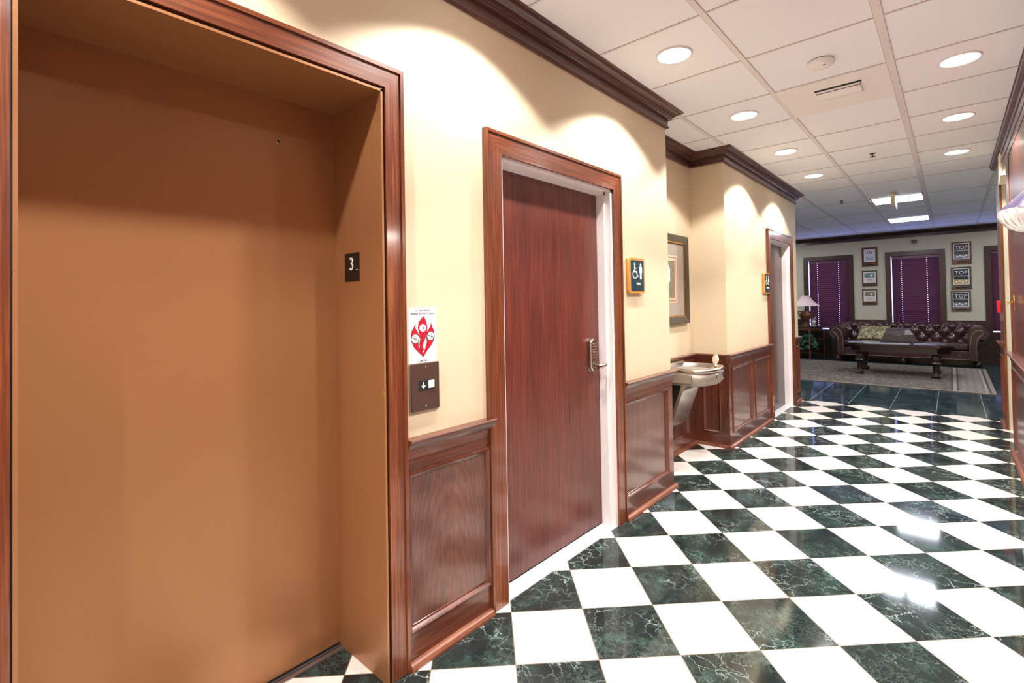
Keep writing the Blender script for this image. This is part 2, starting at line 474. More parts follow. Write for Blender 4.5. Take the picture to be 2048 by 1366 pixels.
def struct(o): o['kind'] = 'structure'; return o

# ================================================================== SHELL
mb = MB(); mb.box(-0.75, 3.3, -4.6, 5.93, -0.1, 0.0)
mb.mat(M['tiles']); fl = MB(); fl.mat(M['tiles']).box(-0.95, 4.0, -4.6, 5.93, -0.1, 0.0); mb.bm.free()
fl.mat(M['slabs']).box(-3.6, 4.0, 5.93, 11.9, -0.1, 0.0)
struct(fl.build('floor'))

c = MB(); c.mat(M['ceiling']).box(-3.6, 4.0, -4.6, 11.9, H, H+0.1)
x = 0.37-0.61*7
xs = []
while x < 3.3:
    xs.append(x); x += 0.61
for x in xs:
    w = 0.013
    if abs(x-0.98) < 0.02: w = 0.018
    ylo = -4.6 if -0.6 < x < 1.7 else 5.9
    c.mat(M['tee']).box(x-w, x+w, ylo, 11.6, H-0.004, H+0.001)
    for sx in (-1, 1): c.mat(M['tee_line']).box(x+sx*(w+0.001)-0.001, x+sx*(w+0.001)+0.001, ylo, 11.6, H-0.0035, H+0.001)
y = 0.97-0.605*9
while y < 11.5:
    lo, hi = (-0.6, 1.7) if y < 5.9 else (-3.5, 3.3)
    if y > 5.9 and int(round((y-0.97)/0.605)) % 2: y += 0.605; continue
    c.mat(M['tee_line']).box(lo, hi, y-0.002, y+0.002, H-0.003, H+0.001)
    c.mat(M['tee']).box(lo, hi, y+0.002, y+0.014, H-0.0025, H+0.001)
    y += 0.605
struct(c.build('ceiling'))

T2 = H+0.02
w = MB(); w.mat(M['plaster'])
w.box(-0.9, XW, -4.6, -1.30, 0, T2)
w.box(-0.9, XW, -1.30, -0.33, 2.09, T2)
w.box(-0.9, XW, -0.33, 0.24, 0, T2)
w.box(-0.9, XW, 0.24, 1.23, 1.975, T2)
w.box(-0.9, XW, 1.23, 2.0, 0, T2)
w.box(-0.9, -0.585, 2.0, 3.18, 0, T2)
w.box(-0.9, XW, 3.18, 4.58, 0, T2)
w.box(-0.9, XW, 4.58, 5.50, 1.985, T2)
w.box(-0.9, XW, 5.50, 5.87, 0, T2)
w.box(-1.0, -0.9, -4.6, 5.87, 0, T2)
struct(w.build('wall_left'))
w = MB(); w.mat(M['plaster_far'])
w.box(-3.6, -0.9, 5.75, 5.87, 0, T2); w.box(-3.6, -3.5, 5.87, 11.7, 0, T2)
struct(w.build('wall_lounge_left'))
w = MB(); w.mat(M['plaster_far'])
w.box(1.585, 4.0, 5.43, 5.87, 0, T2)
w.box(3.4, 3.5, 5.87, 11.7, 0, T2)
struct(w.build('wall_lounge_right'))
w = MB(); w.mat(M['plaster'])
w.box(XR, XR+0.12, -4.6, 4.5, 0, T2)
w.box(XR, XR+0.12, 4.5, 5.43, 2.50, T2)
w.mat(M['plaster_far']).box(1.587, 4.0, 5.42, 5.43, 0, T2); w.mat(M['plaster'])
w.box(XR+0.12, 4.0, 4.38, 4.5, 0, T2); w.box(3.9, 4.0, 4.5, 5.43, 0, T2)
struct(w.build('wall_right'))
w = MB(); w.mat(M['plaster']); w.box(-0.95, 4.0, -4.7, -4.6, 0, T2)
struct(w.build('wall_back'))
# far wall with three window openings
WZ0, WZ1 = 0.60, 2.15
WINS = [(-1.235, -0.467), (0.268, 1.036), (1.768, 2.536)]
w = MB(); w.mat(M['plaster_far'])
xa = -3.6
for a, b in WINS:
    w.box(xa, a, D, D+0.2, 0, T2); w.box(a, b, D, D+0.2, 0, WZ0); w.box(a, b, D, D+0.2, WZ1, T2); xa = b
w.box(xa, 4.0, D, D+0.2, 0, T2)
struct(w.build('wall_far'))

# ------------------------------------------------------------------ crown mouldings
CROWN = [(0.0, H-0.118), (0.016, H-0.118), (0.020, H-0.112), (0.020, H-0.106), (0.014, H-0.102), (0.014, H-0.058), (0.034, H-0.058), (0.036, H-0.052), (0.036, H-0.046),
         (0.044, H-0.044), (0.050, H-0.036), (0.050, H-0.032), (0.056, H-0.032), (0.066, H-0.024), (0.080, H-0.018), (0.084, H-0.012), (0.096, H-0.012), (0.098, H-0.002), (0.098, H), (0.0, H)]
LEFT_PATH = [(XW, -4.6), (XW, 2.0), (-0.585, 2.0), (-0.585, 3.18), (XW, 3.18), (XW, 5.87), (-0.9, 5.87)]
def run(i): return [LEFT_PATH[i], LEFT_PATH[i+1]]
mb = MB(); mb.mat(M['crown_y']); mb.sweep(CROWN, LEFT_PATH, caps=True)
struct(mb.build('trim_1'))
CR2 = [(0.0, H-0.235), (0.008, H-0.235), (0.009, H-0.222), (0.003, H-0.216), (0.003, H-0.165), (0.009, H-0.160), (0.010, H-0.125), (0.004, H-0.120),
       (0.004, H-0.085), (0.011, H-0.080), (0.013, H-0.050), (0.024, H-0.040), (0.034, H-0.030), (0.038, H-0.010), (0.043, H-0.006), (0.043, H), (0.0, H)]
mb = MB(); mb.mat(M['crown_y']); mb.sweep([(0.0, H-0.046)]+CR2[11:], [(XR, 5.86), (XR, 4.88)]); mb.sweep(CR2, [(XR, 4.88), (XR, -4.6)])
struct(mb.build('trim_2'))
CR3 = [(0.0, H-0.13), (0.02, H-0.13), (0.02, H-0.07), (0.04, H-0.05), (0.09, H-0.02), (0.10, H), (0.0, H)]
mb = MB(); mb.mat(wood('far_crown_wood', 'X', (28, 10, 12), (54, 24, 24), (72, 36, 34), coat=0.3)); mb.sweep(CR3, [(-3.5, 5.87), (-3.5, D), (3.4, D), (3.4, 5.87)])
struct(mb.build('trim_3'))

# ------------------------------------------------------------------ wainscot
BEAD = [(0.0, 0.0), (0.0, 0.016), (0.004, 0.022), (0.010, 0.023), (0.015, 0.018), (0.020, 0.010), (0.026, 0.007), (0.030, 0.0)]
CAPZ = 0.822
def cap_prof(z): return [(0.0, z-0.075), (0.016, z-0.075), (0.018, z-0.045), (0.026, z-0.036), (0.032, z-0.026), (0.034, z-0.018), (0.044, z-0.014), (0.046, z-0.004), (0.040, z), (0.0, z)]
SHOE = [(0.0, 0.0), (0.036, 0.0), (0.036, 0.008), (0.030, 0.019), (0.022, 0.024), (0.0, 0.026)]
def wainscot(name, a, b, panels, z0=0.125, z1=0.700, zc=CAPZ, mat='wood_panel', cap0=0.0, cap1=0.0, shoe0=0.0, shoe1=0.0):
    """a->b along the wall with the room on the right; panels = [(s0,s1)] from a"""
    A = Vector((b[0]-a[0], b[1]-a[1], 0)); L = A.length; A.normalize()
    N = Vector((A.y, -A.x, 0))
    F = (Vector((a[0], a[1], 0)), A, Z_, N)
    e = empty(name, (a[0], a[1], 0), kind='structure')
    org = (a[0], a[1], 0)
    rail = 'wood_y' if abs(A.y) > 0.5 else 'wood_x'
    m = MB(org); m.mat(M['wood_v'])
    def slab(mm, s0, s1, za, zb, d0, d1): mm.prism([(s0, za), (s1, za), (s1, zb), (s0, zb)], d0, d1, F)
    m.mat(M[rail]); slab(m, 0, L, 0, z0, 0.0, 0.012); slab(m, 0, L, z1, zc-0.01, 0.0, 0.012)
    m.mat(M['wood_v'])
    edges = [0.0]
    for s0, s1 in panels: edges += [s0, s1]
    edges.append(L)
    for i in range(0, len(edges), 2):
        if edges[i+1]-edges[i] > 0.002: slab(m, edges[i], edges[i+1], z0, z1, 0.0, 0.012)
    m.build('wainscot_frame', None, e)
    for s0, s1 in panels:
        p = MB(org); p.mat(M[mat]); slab(p, s0, s1, z0, z1, 0.0, 0.005); p.build('wainscot_panel', None, e)
        q = MB(org); q.mat(M['wood_v']); q.ringsweep([(i, h-0.001) for i, h in BEAD], (s0-0.004, s1+0.004, z0-0.004, z1+0.004), F); q.build('panel_moulding', None, e)
    pa, pb = (a[0]-A.x*cap0, a[1]-A.y*cap0), (b[0]+A.x*cap1, b[1]+A.y*cap1)
    q = MB(org); q.mat(M[rail]).sweep(cap_prof(zc), [pa, pb]); q.build('chair_rail', None, e)
    q = MB(org); q.mat(M['shoe'] if mat == 'wood_panel' else M['wood_y']).sweep(SHOE, [(a[0]-A.x*shoe0, a[1]-A.y*shoe0), (b[0]+A.x*shoe1, b[1]+A.y*shoe1)]); q.build('shoe_moulding', None, e)
    return e
wainscot('trim_4', (XW, -0.268), (XW, 0.155), [(0.002, 0.421)], cap1=0.022)
wainscot('trim_5', (XW, 1.305), (XW, 1.992), [(0.006, 0.605)], cap0=0.0, cap1=0.03, shoe1=0.025)
wainscot('trim_6', (-0.585, 2.0), (-0.585, 3.18), [(0.12, 1.0)], cap1=-0.02)
wainscot('trim_7', (-0.585+0.012, 3.18), (XW, 3.18), [(0.07, 0.225)], cap1=0.03, shoe1=0.036)
wainscot('trim_8', (XW, 3.17), (XW, 4.495), [(0.08, 0.66), (0.76, 1.27)], cap0=0.036, cap1=0.03, shoe0=0.0255)
wainscot('trim_9', (XW, 5.585), (XW, 5.88), [(0.06, 0.24)], cap1=0.03)
wainscot('trim_10', (XW, -4.6), (XW, -1.36), [(0.1, 1.5), (1.7, 3.1)])
wainscot('trim_11', (XR, 4.49), (XR, -4.6), [(0.14, 1.9), (2.1, 4.0), (4.2, 6.1), (6.3, 8.6)], zc=0.838, z1=0.72)
wainscot('trim_12', (1.585, 5.87), (1.585, 5.44), [(0.08, 0.36)], zc=0.838)
# lounge dado
mb = MB(); mb.mat(M['dark_wood'])
xa = -3.5
for a, b in WINS+[(3.4, 3.4)]:
    mb.box(xa, min(a-0.09, 3.4), D-0.018, D, 0.0, 0.80); mb.box(xa, min(a-0.09, 3.4), D-0.035, D, 0.80, 0.825); xa = b+0.09
for a, b in WINS: mb.box(a-0.09, b+0.09, D-0.018, D, 0, 0.53)
mb.box(-3.5, -3.48, 5.87, D, 0, 0.82); mb.box(3.38, 3.4, 5.87, D, 0, 0.82)
struct(mb.build('trim_13'))
# polished wood panelling above the right-hand chair rail, with a casing strip at its end
mb = MB((XR, 4.5, 0)); mb.mat(M['wood_v']).box(XR-0.005, XR, -4.6, 4.495, 0.838, H-0.235)
mb.mat(M['casing']).box(XR-0.010, XR, 4.20, 4.40, 0.838, H-0.235)
mb.box(XR-0.001, XR+0.12, 4.50, 4.508, 0, 2.5)
struct(mb.build('trim_14'))
mb = MB((1.57, 5.43, 0)); mb.mat(M['casing']).box(1.577, 1.592, 5.412, 5.868, 0.838, 2.42); mb.box(1.575, 1.592, 5.412, 5.445, 0.0, 0.838)
struct(mb.build('trim_15'))

# ================================================================== DOORS
def flat_frame(e, org, y0, y1, w0, w1, ztop, wt, xf, xb, name='door_casing', face=0.0):
    """wooden casing: outer y0..y1, widths w0/w1, top at ztop width wt; face at xf"""
    m = MB(org); m.mat(M['casing'])
    fx = fr((xb, 0, 0), (0, 1, 0), (0, 0, 1))
    m.prism([(y0+0.013, 0), (y0+w0, 0), (y0+w0, ztop-wt), (y0+0.013, ztop-0.013)], 0, xf-xb, fx)
    m.prism([(y1-w1, 0), (y1-0.013, 0), (y1-0.013, ztop-0.013), (y1-w1, ztop-wt)], 0, xf-xb, fx)
    m.mat(M['casing_y']).prism([(y0+0.013, ztop-0.013), (y0+w0, ztop-wt), (y1-w1, ztop-wt), (y1-0.013, ztop-0.013)], 0, xf-xb, fx)
    # raised back band round the outside
    m.mat(M['casing'])
    m.prism([(y0, 0), (y0+0.014, 0), (y0+0.014, ztop-0.014), (y0, ztop)], 0, xf-xb+0.006, fx)
    m.prism([(y1-0.014, 0), (y1, 0), (y1, ztop), (y1-0.014, ztop-0.014)], 0, xf-xb+0.006, fx)
    m.mat(M['casing_y']).prism([(y0, ztop), (y0+0.014, ztop-0.014), (y1-0.014, ztop-0.014), (y1, ztop)], 0, xf-xb+0.006, fx)
    return m.build(name, None, e)

# lift door
e = empty('door_1', (-0.6, -0.81, 0), kind='structure'); org = tuple(e.location)
m = MB(org); m.mat(M['bronze']).box(-0.63, -0.59, -1.262, -0.358, 0.012, 2.062)
dp = m.build('lift_door_panel', None, e)
m = MB(org); m.mat(M['chrome']).lathe([(0.0065, 0.0), (0.0065, 0.003), (0.0038, 0.003)], (-0.5905, -0.58, 1.906), 'X', 20, cap=False)
m.mat(M['gap']).lathe([(0.004, 0.0), (0.004, 0.0012)], (-0.5905, -0.58, 1.906), 'X', 16)
m.build('key_hole', None, e)
m = MB(org); m.mat(M['bronze'])
for y0, y1 in ((-0.36, -0.337), (-1.285, -1.262)):
    m.box(-0.64, -0.292, y0, y1, 0, 2.085)
    ye = y0 if y0 > -1 else y1-0.008
m.box(-0.64, -0.292, -1.285, -0.337, 2.062, 2.088)
m.box(-0.297, -0.266, -0.362, -0.354, 0.0, 2.07); m.box(-0.297, -0.266, -1.268, -1.26, 0.0, 2.07)
m.box(-0.297, -0.266, -1.268, -0.354, 2.060, 2.068)
m.build('lift_door_frame', None, e)
m = MB(org); m.mat(M['groove']).box(-0.30, -0.276, -0.354, -0.343, 0, 2.08); m.box(-0.30, -0.276, -1.30, -0.343, 2.068, 2.08); m.box(-0.30, -0.276, -1.28, -1.268, 0, 2.08)
m.mat(M['gap']).box(-0.64, -0.589, -1.262, -0.36, 0.0, 0.012)
m.build('shadow_gap', None, e)
m = MB(org); m.mat(M['alu']).box(-0.589, -0.556, -1.262, -0.36, -0.01, 0.004)
m.mat(M['gap']).box(-0.578, -0.575, -1.262, -0.36, 0.004, 0.0046)
m.build('lift_sill', None, e)
m = MB(org); fx = fr((-0.286, 0, 0), (0, 1, 0), (0, 0, 1)); m.mat(M['casing'])
flat_frame(e, org, -1.36, -0.268, 0.088, 0.075, 2.158, 0.078, -0.266, -0.286)
m.bm.free()

def swing_door(name, y0, y1, zt, slab, pulls):
    e = empty(name, (-0.33, (y0+y1)/2, 0), kind='structure'); org = tuple(e.location)
    m = MB(org); m.mat(M[slab]).box(-0.405, -0.360, y0+0.035, y1-0.035, 0.012, zt-0.022); m.build('door_leaf', None, e)
    m = MB(org); m.mat(M['white_frame'])
    for sgn, ya in ((1, y0), (-1, y1)):
        def bx(x0, x1, a, b, z1): m.box(x0, x1, min(ya+sgn*a, ya+sgn*b), max(ya+sgn*a, ya+sgn*b), 0, z1, 0.001, 1)
        bx(-0.45, -0.276, -0.02, 0.012, zt+0.02)
        bx(-0.45, -0.310, 0.012, 0.030, zt)
        bx(-0.45, -0.410, 0.012, 0.048, zt)
    m.box(-0.45, -0.276, y0-0.02, y1+0.02, zt-0.006, zt+0.02)
    m.box(-0.45, -0.310, y0, y1, zt-0.022, zt)
    m.box(-0.45, -0.410, y0, y1, zt-0.04, zt)
    m.build('door_jamb', None, e)
    m = MB(org); m.mat(M['gap']).box(-0.40, -0.362, y0+0.029, y0+0.036, 0.012, zt-0.02); m.box(-0.40, -0.362, y1-0.036, y1-0.029, 0.012, zt-0.02)
    m.box(-0.40, -0.362, y0+0.03, y1-0.03, 0.004, 0.012); m.box(-0.46, -0.45, y0-.01, y1+.01, 0, zt+0.01)
    m.build('shadow_gap', None, e)
    m = MB(org); m.mat(M['marble_white']).box(-0.45, -0.272, y0-0.0, y1+0.0, -0.01, 0.0035); m.build('threshold', None, e)
    flat_frame(e, org, y0-0.105, y1+0.095, 0.100, 0.090, zt+0.105, 0.100, -0.264, -0.286)
    return e
d2 = swing_door('door_2', 0.26, 1.215, 1.962, 'wood_door', True)
# push-button lock
org = tuple(d2.location)
m = MB(org); m.mat(M['chrome'])
F = fr((-0.36, 1.078, 0), (0, 1, 0), (0, 0, 1))
def stadium(w, z0, z1, n=8):
    r = w/2; pts = [(r*math.cos(PI+PI*i/n), z0+r+r*math.sin(PI+PI*i/n)) for i in range(n+1)]
    return pts+[(r*math.cos(PI*i/n), z1-r+r*math.sin(PI*i/n)) for i in range(n+1)]
m.prism(stadium(0.056, 0.908, 1.100), 0, 0.006, F); m.prism(stadium(0.048, 0.912, 1.096), 0.006, 0.036, F, True)
lock = m.build('push_button_lock', None, d2)
for i in range(12):
    b = MB((0, 0, 0)); col, row = i % 2, i//2
    b.mat(M['black'] if 0 else M['chrome']).lathe([(0.0042, 0.0), (0.0042, 0.004), (0.003, 0.005)], (0, 0, 0), 'X', 10)
    o = b.build('lock_button', None, None); o.parent = lock; o.location = Vector((-0.324, 1.068+0.020*col, 0.990+0.0155*row))-Vector(org)-lock.location*1.0
m = MB(); m.mat(M['chrome']).lathe([(0.012, 0), (0.012, 0.055)], (0, 0, 0), 'X', 16)
m.tube([(0.046, -0.03, 0), (0.047, 0.0, 0.0), (0.046, 0.035, 0.002), (0.042, 0.058, 0.003), (0.034, 0.064, 0.003)], [0.013, 0.0135, 0.0125, 0.011, 0.008], 10)
o = m.build('lever_handle', None, None); o.parent = lock; o.location = Vector((-0.326, 1.072, 0.944))-Vector(org)-lock.location
d3 = swing_door('door_3', 4.60, 5.485, 1.972, 'wood_door_dim', False)
org = tuple(d3.location)
m = MB(org); m.mat(M['chrome']).lathe([(0.025, 0), (0.025, 0.01), (0.01, 0.012), (0.01, 0.04), (0.024, 0.05), (0.02, 0.065)], (-0.36, 4.70, 0.94), 'X', 16); m.build('door_knob', None, d3)

# ================================================================== WINDOWS + BLINDS
WCX = wood('window_casing_across', 'X', (34, 12, 14), (62, 28, 26), (84, 44, 38), coat=0.3); WCV = wood('window_casing_upright', 'Z', (34, 12, 14), (62, 28, 26), (84, 44, 38), coat=0.3)
labels_w = ['purple-brown slatted blind in the left window beside the table lamp', 'purple-brown slatted blind in the middle window behind the leather sofa', 'purple-brown slatted blind in the right window partly behind the wall']
for i, (a, b) in enumerate(WINS):
    e = empty('window_%d' % (i+1), ((a+b)/2, D, WZ0), kind='structure'); org = tuple(e.location)
    m = MB(org); m.mat(WCX)
    m.box(a-0.09, b+0.09, D-0.022, D, WZ1, WZ1+0.09); m.box(a-0.09, b+0.09, D-0.03, D, WZ0-0.07, WZ0)
    m.mat(WCV).box(a-0.09, a, D-0.022, D, WZ0, WZ1); m.box(b, b+0.09, D-0.022, D, WZ0, WZ1)
    m.build('window_casing', None, e)
    m = MB(org); m.mat(M['dark_wood_v'])
    m.box(a, a+0.004, D, D+0.17, WZ0, WZ1); m.box(b-0.004, b, D, D+0.17, WZ0, WZ1); m.box(a, b, D, D+0.17, WZ1-0.004, WZ1); m.box(a, b, D, D+0.17, WZ0, WZ0+0.01)
    m.build('window_reveal', None, e)
    m = MB(org); m.mat(M['glass']).box(a, b, D+0.16, D+0.165, WZ0, WZ1); m.build('window_pane', None, e)
    t = empty('slatted_blind', ((a+b)/2, D+0.06, WZ0), labels_w[i], 'blind', 'blinds in the lounge windows'); org = tuple(t.location)
    ga, gb = a+(0.014 if i < 2 else 0.004), b-0.0045
    m = MB(org); m.mat(M['blind']).box(ga, gb, D+0.03, D+0.085, WZ1-0.06, WZ1-0.004, 0.003, 1); m.build('head_rail', None, t)
    m = MB(org); m.mat(M['blind']).box(ga, gb, D+0.038, D+0.082, WZ0+0.028, WZ0+0.046, 0.003, 1); m.build('bottom_rail', None, t)
    m = MB(org); m.mat(M['blind'])
    z = WZ0+0.065; tl = math.radians(62); hw = 0.0265
    c1, c2 = ga+0.155*(gb-ga)/0.74, gb-0.185*(gb-ga)/0.74
    while z < WZ1-0.05:
        for s0, s1 in ((ga, c1-0.0045), (c1+0.0045, c2-0.0045), (c2+0.0045, gb)):
            F = fr((0, D+0.06, z), (0, -math.cos(tl), math.sin(tl)), (1, 0, 0))
            F = (F[0], F[1], F[2], F[1].cross(F[2]))
            m.prism([(-hw, s0), (hw, s0), (hw, s1), (-hw, s1)], -0.0013, 0.0013, F)
        # each slat is one piece: bridges above and below the cord hole
        for cc in (c1, c2):
            F = fr((0, D+0.06, z), (0, -math.cos(tl), math.sin(tl)), (1, 0, 0))
            F = (F[0], F[1], F[2], F[1].cross(F[2]))
            m.prism([(-hw, cc-0.0045), (-0.005, cc-0.0045), (-0.005, cc+0.0045), (-hw, cc+0.0045)], -0.0013, 0.0013, F)
            m.prism([(0.005, cc-0.0045), (hw, cc-0.0045), (hw, cc+0.0045), (0.005, cc+0.0045)], -0.0013, 0.0013, F)
        z += 0.0445
    m.build('slats', None, t)

# ================================================================== CEILING FIXTURES
disc_m = None
def row_name(i, r): return None
cl = {(0, 1.25): 'round recessed ceiling light, nearest to the camera in the row beside the lift wall',
      (0, 2.46): 'round recessed ceiling light, second in the row beside the left wall',
      (0, 3.67): 'round recessed ceiling light, third in the row beside the left wall',
      (0, 4.88): 'round recessed ceiling light, farthest in the row beside the left wall',
      (1, 2.43): 'round recessed ceiling light, nearest and largest in the row on the right',
      (1, 3.63): 'round recessed ceiling light, middle one of the row on the right',
      (1, 4.84): 'round recessed ceiling light, farthest of the row on the right'}
m = MB(); m.mat(M['white_frame']).lathe([(0.096, 0.0045), (0.096, -0.001), (0.092, -0.005), (0.086, -0.005), (0.084, 0.0045)], (0, 0, 0), 'Z', 40, cap=False)
trim_mesh = None
spot = bpy.data.lights.new('downlight_beam', 'SPOT')
spot.energy = CAN_SPOT; spot.color = SPOT_COL; spot.spot_size = math.radians(122); spot.spot_blend = 0.22; spot.shadow_soft_size = 0.035
ring = m.build('trim_ring', None, None)
m = MB(); m.mat(M['spot_lens']).lathe([(0.0845, 0.0), (0.0845, 0.003)], (0, 0, 0), 'Z', 40)
lens = m.build('lens', None, None)
first = True
for r, (x, ys) in enumerate(CAN_ROWS):
    for y in ys:
        lab = cl.get((r, y))
        if lab is None:
            lab = 'round recessed ceiling light in the %s row, %s' % ('left' if r == 0 else 'right', {-3.6: 'last one added behind the camera', -2.4: 'second one added behind the camera', -1.2: 'added right behind the camera', 0.03: 'just above the top edge of the picture', 1.23: 'next above the top edge of the picture'}[y])  # lights behind the camera are added as extra fill
        e = empty('recessed_light', (x, y, H-0.004), lab, 'ceiling light', 'round recessed lights in the corridor ceiling')
        a = ring if first else ring.copy(); b = lens if first else lens.copy()
        if not first: C.objects.link(a); C.objects.link(b)
        first = False
        a.parent = e; b.parent = e
        a.location = (0, 0, 0); b.location = (0, 0, 0)
        l = bpy.data.objects.new('beam', spot); C.objects.link(l); l.parent = e; l.location = (0, 0, -0.012)

for (x0, x1, y0, y1, lab) in ((0.40, 0.965, 6.92, 7.50, 'square lit ceiling panel, nearer of the two over the lounge'), (0.40, 0.965, 9.30, 9.86, 'square lit ceiling panel, farther of the two, close to the window wall'),
        (-2.04, -1.475, 7.53, 8.1, 'added unseen fill panel over the left side of the lounge, nearer one'), (-2.04, -1.475, 9.95, 10.5, 'added unseen fill panel over the left side of the lounge, farther one'), (2.23, 2.795, 7.53, 8.1, 'added unseen fill panel over the right side of the lounge, nearer one'), (2.23, 2.795, 9.95, 10.5, 'added unseen fill panel over the right side of the lounge, farther one')):  # the four side panels are added out of view to brighten the lounge
    e = empty('ceiling_light_panel', ((x0+x1)/2, (y0+y1)/2, H), lab, 'ceiling light', 'lit square panels in the lounge ceiling'); org = tuple(e.location)
    m = MB(org); m.mat(M['troffer_lens']).box(x0+0.02, x1-0.02, y0+0.02, y1-0.02, H-0.010, H-0.004); m.build('lens', None, e)
    m = MB(org); m.mat(plain('panel_frame', lin(70, 70, 110), .4) if False else M['tee']).box(x0, x1, y0, y0+0.02, H-0.012, H-0.002); m.box(x0, x1, y1-0.02, y1, H-0.012, H-0.002); m.box(x0, x0+0.02, y0, y1, H-0.012, H-0.002); m.box(x1-0.02, x1, y0, y1, H-0.012, H-0.002); m.build('frame', None, e)

e = empty('smoke_detector', (0.688, 1.90, H), 'white round smoke detector on the ceiling beside the air vent', 'smoke detector')
m = MB(tuple(e.location)); m.mat(M['gap']).lathe([(0.055, 0), (0.055, -0.006)], tuple(e.location), 'Z', 32)
m.mat(M['ceil_white']).lathe([(0.064, -0.005), (0.066, -0.008), (0.064, -0.024), (0.050, -0.034), (0.020, -0.036), (0.0, -0.036)], tuple(e.location), 'Z', 36); m.build('housing', None, e)
m = MB(tuple(e.location)); m.mat(M['gap']).box(0.70, 0.715, 1.875, 1.880, H-0.0375, H-0.035); m.build('indicator', None, e)

e = empty('air_vent', (0.675, 2.485, H), 'white ceiling air vent panel with a dark slot, behind the smoke detector', 'air vent'); org = tuple(e.location)
m = MB(org); m.mat(M['ceil_white']).box(0.384, 0.962, 2.19, 2.782, H-0.007, H-0.001); m.build('vent_panel', None, e)
m = MB(org); m.mat(M['ceil_white'])
m.prism([(2.37, 0.0), (2.545, 0.0), (2.545, -0.004), (2.46, -0.026), (2.445, -0.026), (2.37, -0.006)], 0.585, 0.815, (Vector((0, 0, H-0.007)), Y_, Z_, X_)); m.build('louvre', None, e)
m = MB(org); m.mat(M['gap']).box(0.575, 0.825, 2.335, 2.362, H-0.0085, H-0.0065); m.box(0.582, 0.818, 2.378, 2.395, H-0.017, H-0.008); m.build('slot', None, e)

for k, (x, y, lab) in enumerate(((0.687, 4.335, 'small dark sprinkler head on the ceiling, nearer to the corridor'), (0.096, 6.81, 'small dark sprinkler head on the ceiling, farther off above the lounge entrance'))):
    m = MB((x, y, H)); m.mat(M['black']).lathe([(0.024, 0), (0.022, -0.004), (0.006, -0.006), (0.005, -0.026), (0.008, -0.030), (0.022, -0.031), (0.022, -0.033), (0.0, -0.034)], (x, y, H), 'Z', 20)
    tag(m.build('sprinkler_head'), lab, 'sprinkler', 'ceiling sprinkler heads')
e = empty('exit_sign', (0.67, 6.72, H), 'cream sign box hanging edge-on from the ceiling before the lit panel', 'sign'); org = tuple(e.location)
m = MB(org); m.mat(M['cream_plastic']).box(0.635, 0.705, 6.66, 6.78, H-0.02, H); m.box(0.65, 0.69, 6.6, 6.84, H-0.175, H-0.02, 0.004, 1); m.build('housing', None, e)
m = MB(org); m.mat(M['white_plastic']).box(0.692, 0.70, 6.56, 6.88, H-0.20, H-0.03); m.build('face_plate', None, e)

# ================================================================== SIGNS ON THE LIFT WALL
e = empty('floor_number_plate', (-0.468, -0.36, 1.455), 'small black plate with a white 3 on the bronze lift frame', 'sign'); org = tuple(e.location)
m = MB(org); m.mat(M['black']).box(-0.518, -0.418, -0.3625, -0.36, 1.402, 1.507); m.build('plate', None, e)
text('numeral', '3', 0.068, fr((-0.468, -0.3625, 1.464), (1, 0, 0), (0, 0, 1)), M['white_ink'], e)
m = MB(org); m.mat(M['white_ink'])
for k in range(4): m.box(-0.440+0.004*k, -0.4385+0.004*k, -0.3632, -0.3625, 1.444, 1.4455)
m.build('braille', None, e)

e = empty('fire_notice', (-0.285, -0.178, 1.195), 'white paper notice with red flames above the lift call button', 'notice'); org = tuple(e.location)
SX0, SW, SZ1, SH = -0.243, 0.131, 1.299, 0.207
m = MB(org); m.mat(M['paper']).box(-0.285, -0.2835, SX0, SX0+SW, SZ1-SH-0.006, SZ1); m.build('card', None, e)
def S2(px, py): return (SX0+(px-143)/319*SW, SZ1-(py-90)/600*SH)
FX = (Vector((-0.2835, 0, 0)), Y_, Z_, X_)
flames = [[(315, 187), (338, 250), (350, 300), (347, 370), (325, 430), (302, 480), (296, 520), (307, 555), (292, 574), (270, 545), (264, 490), (276, 430), (262, 375), (250, 310), (258, 250), (288, 215)],
          [(218, 262), (216, 315), (240, 360), (260, 410), (258, 440), (244, 470), (247, 520), (282, 568), (303, 590), (316, 575), (306, 632), (262, 585), (205, 520), (176, 455), (170, 400), (180, 345), (205, 305)],
          [(402, 262), (406, 305), (428, 350), (433, 415), (418, 470), (385, 520), (345, 565), (318, 605), (306, 632), (312, 590), (328, 545), (350, 480), (346, 410), (360, 355), (388, 310)]]
def grow(pts, k):
    n = len(pts); out = []
    for i in range(n):
        a, b, c2 = Vector(pts[i-1]), Vector(pts[i]), Vector(pts[(i+1) % n])
        t = (c2-a).normalized(); out.append(tuple(b+Vector((t.y, -t.x))*k))
    return out
for fl_ in flames:
    area = sum(a[0]*b[1]-b[0]*a[1] for a, b in zip(fl_, fl_[1:]+fl_[:1]))
    sg = 1 if area > 0 else -1
    m = MB(org); m.mat(M['navy_ink']).prism([S2(*p) for p in grow(fl_, 4.5*sg)], 0.0, 0.0004, FX)
    m.mat(M['red_ink']).prism([S2(*p) for p in grow(fl_, -1*sg)], 0.0004, 0.0007, FX); m.build('flame', None, e)
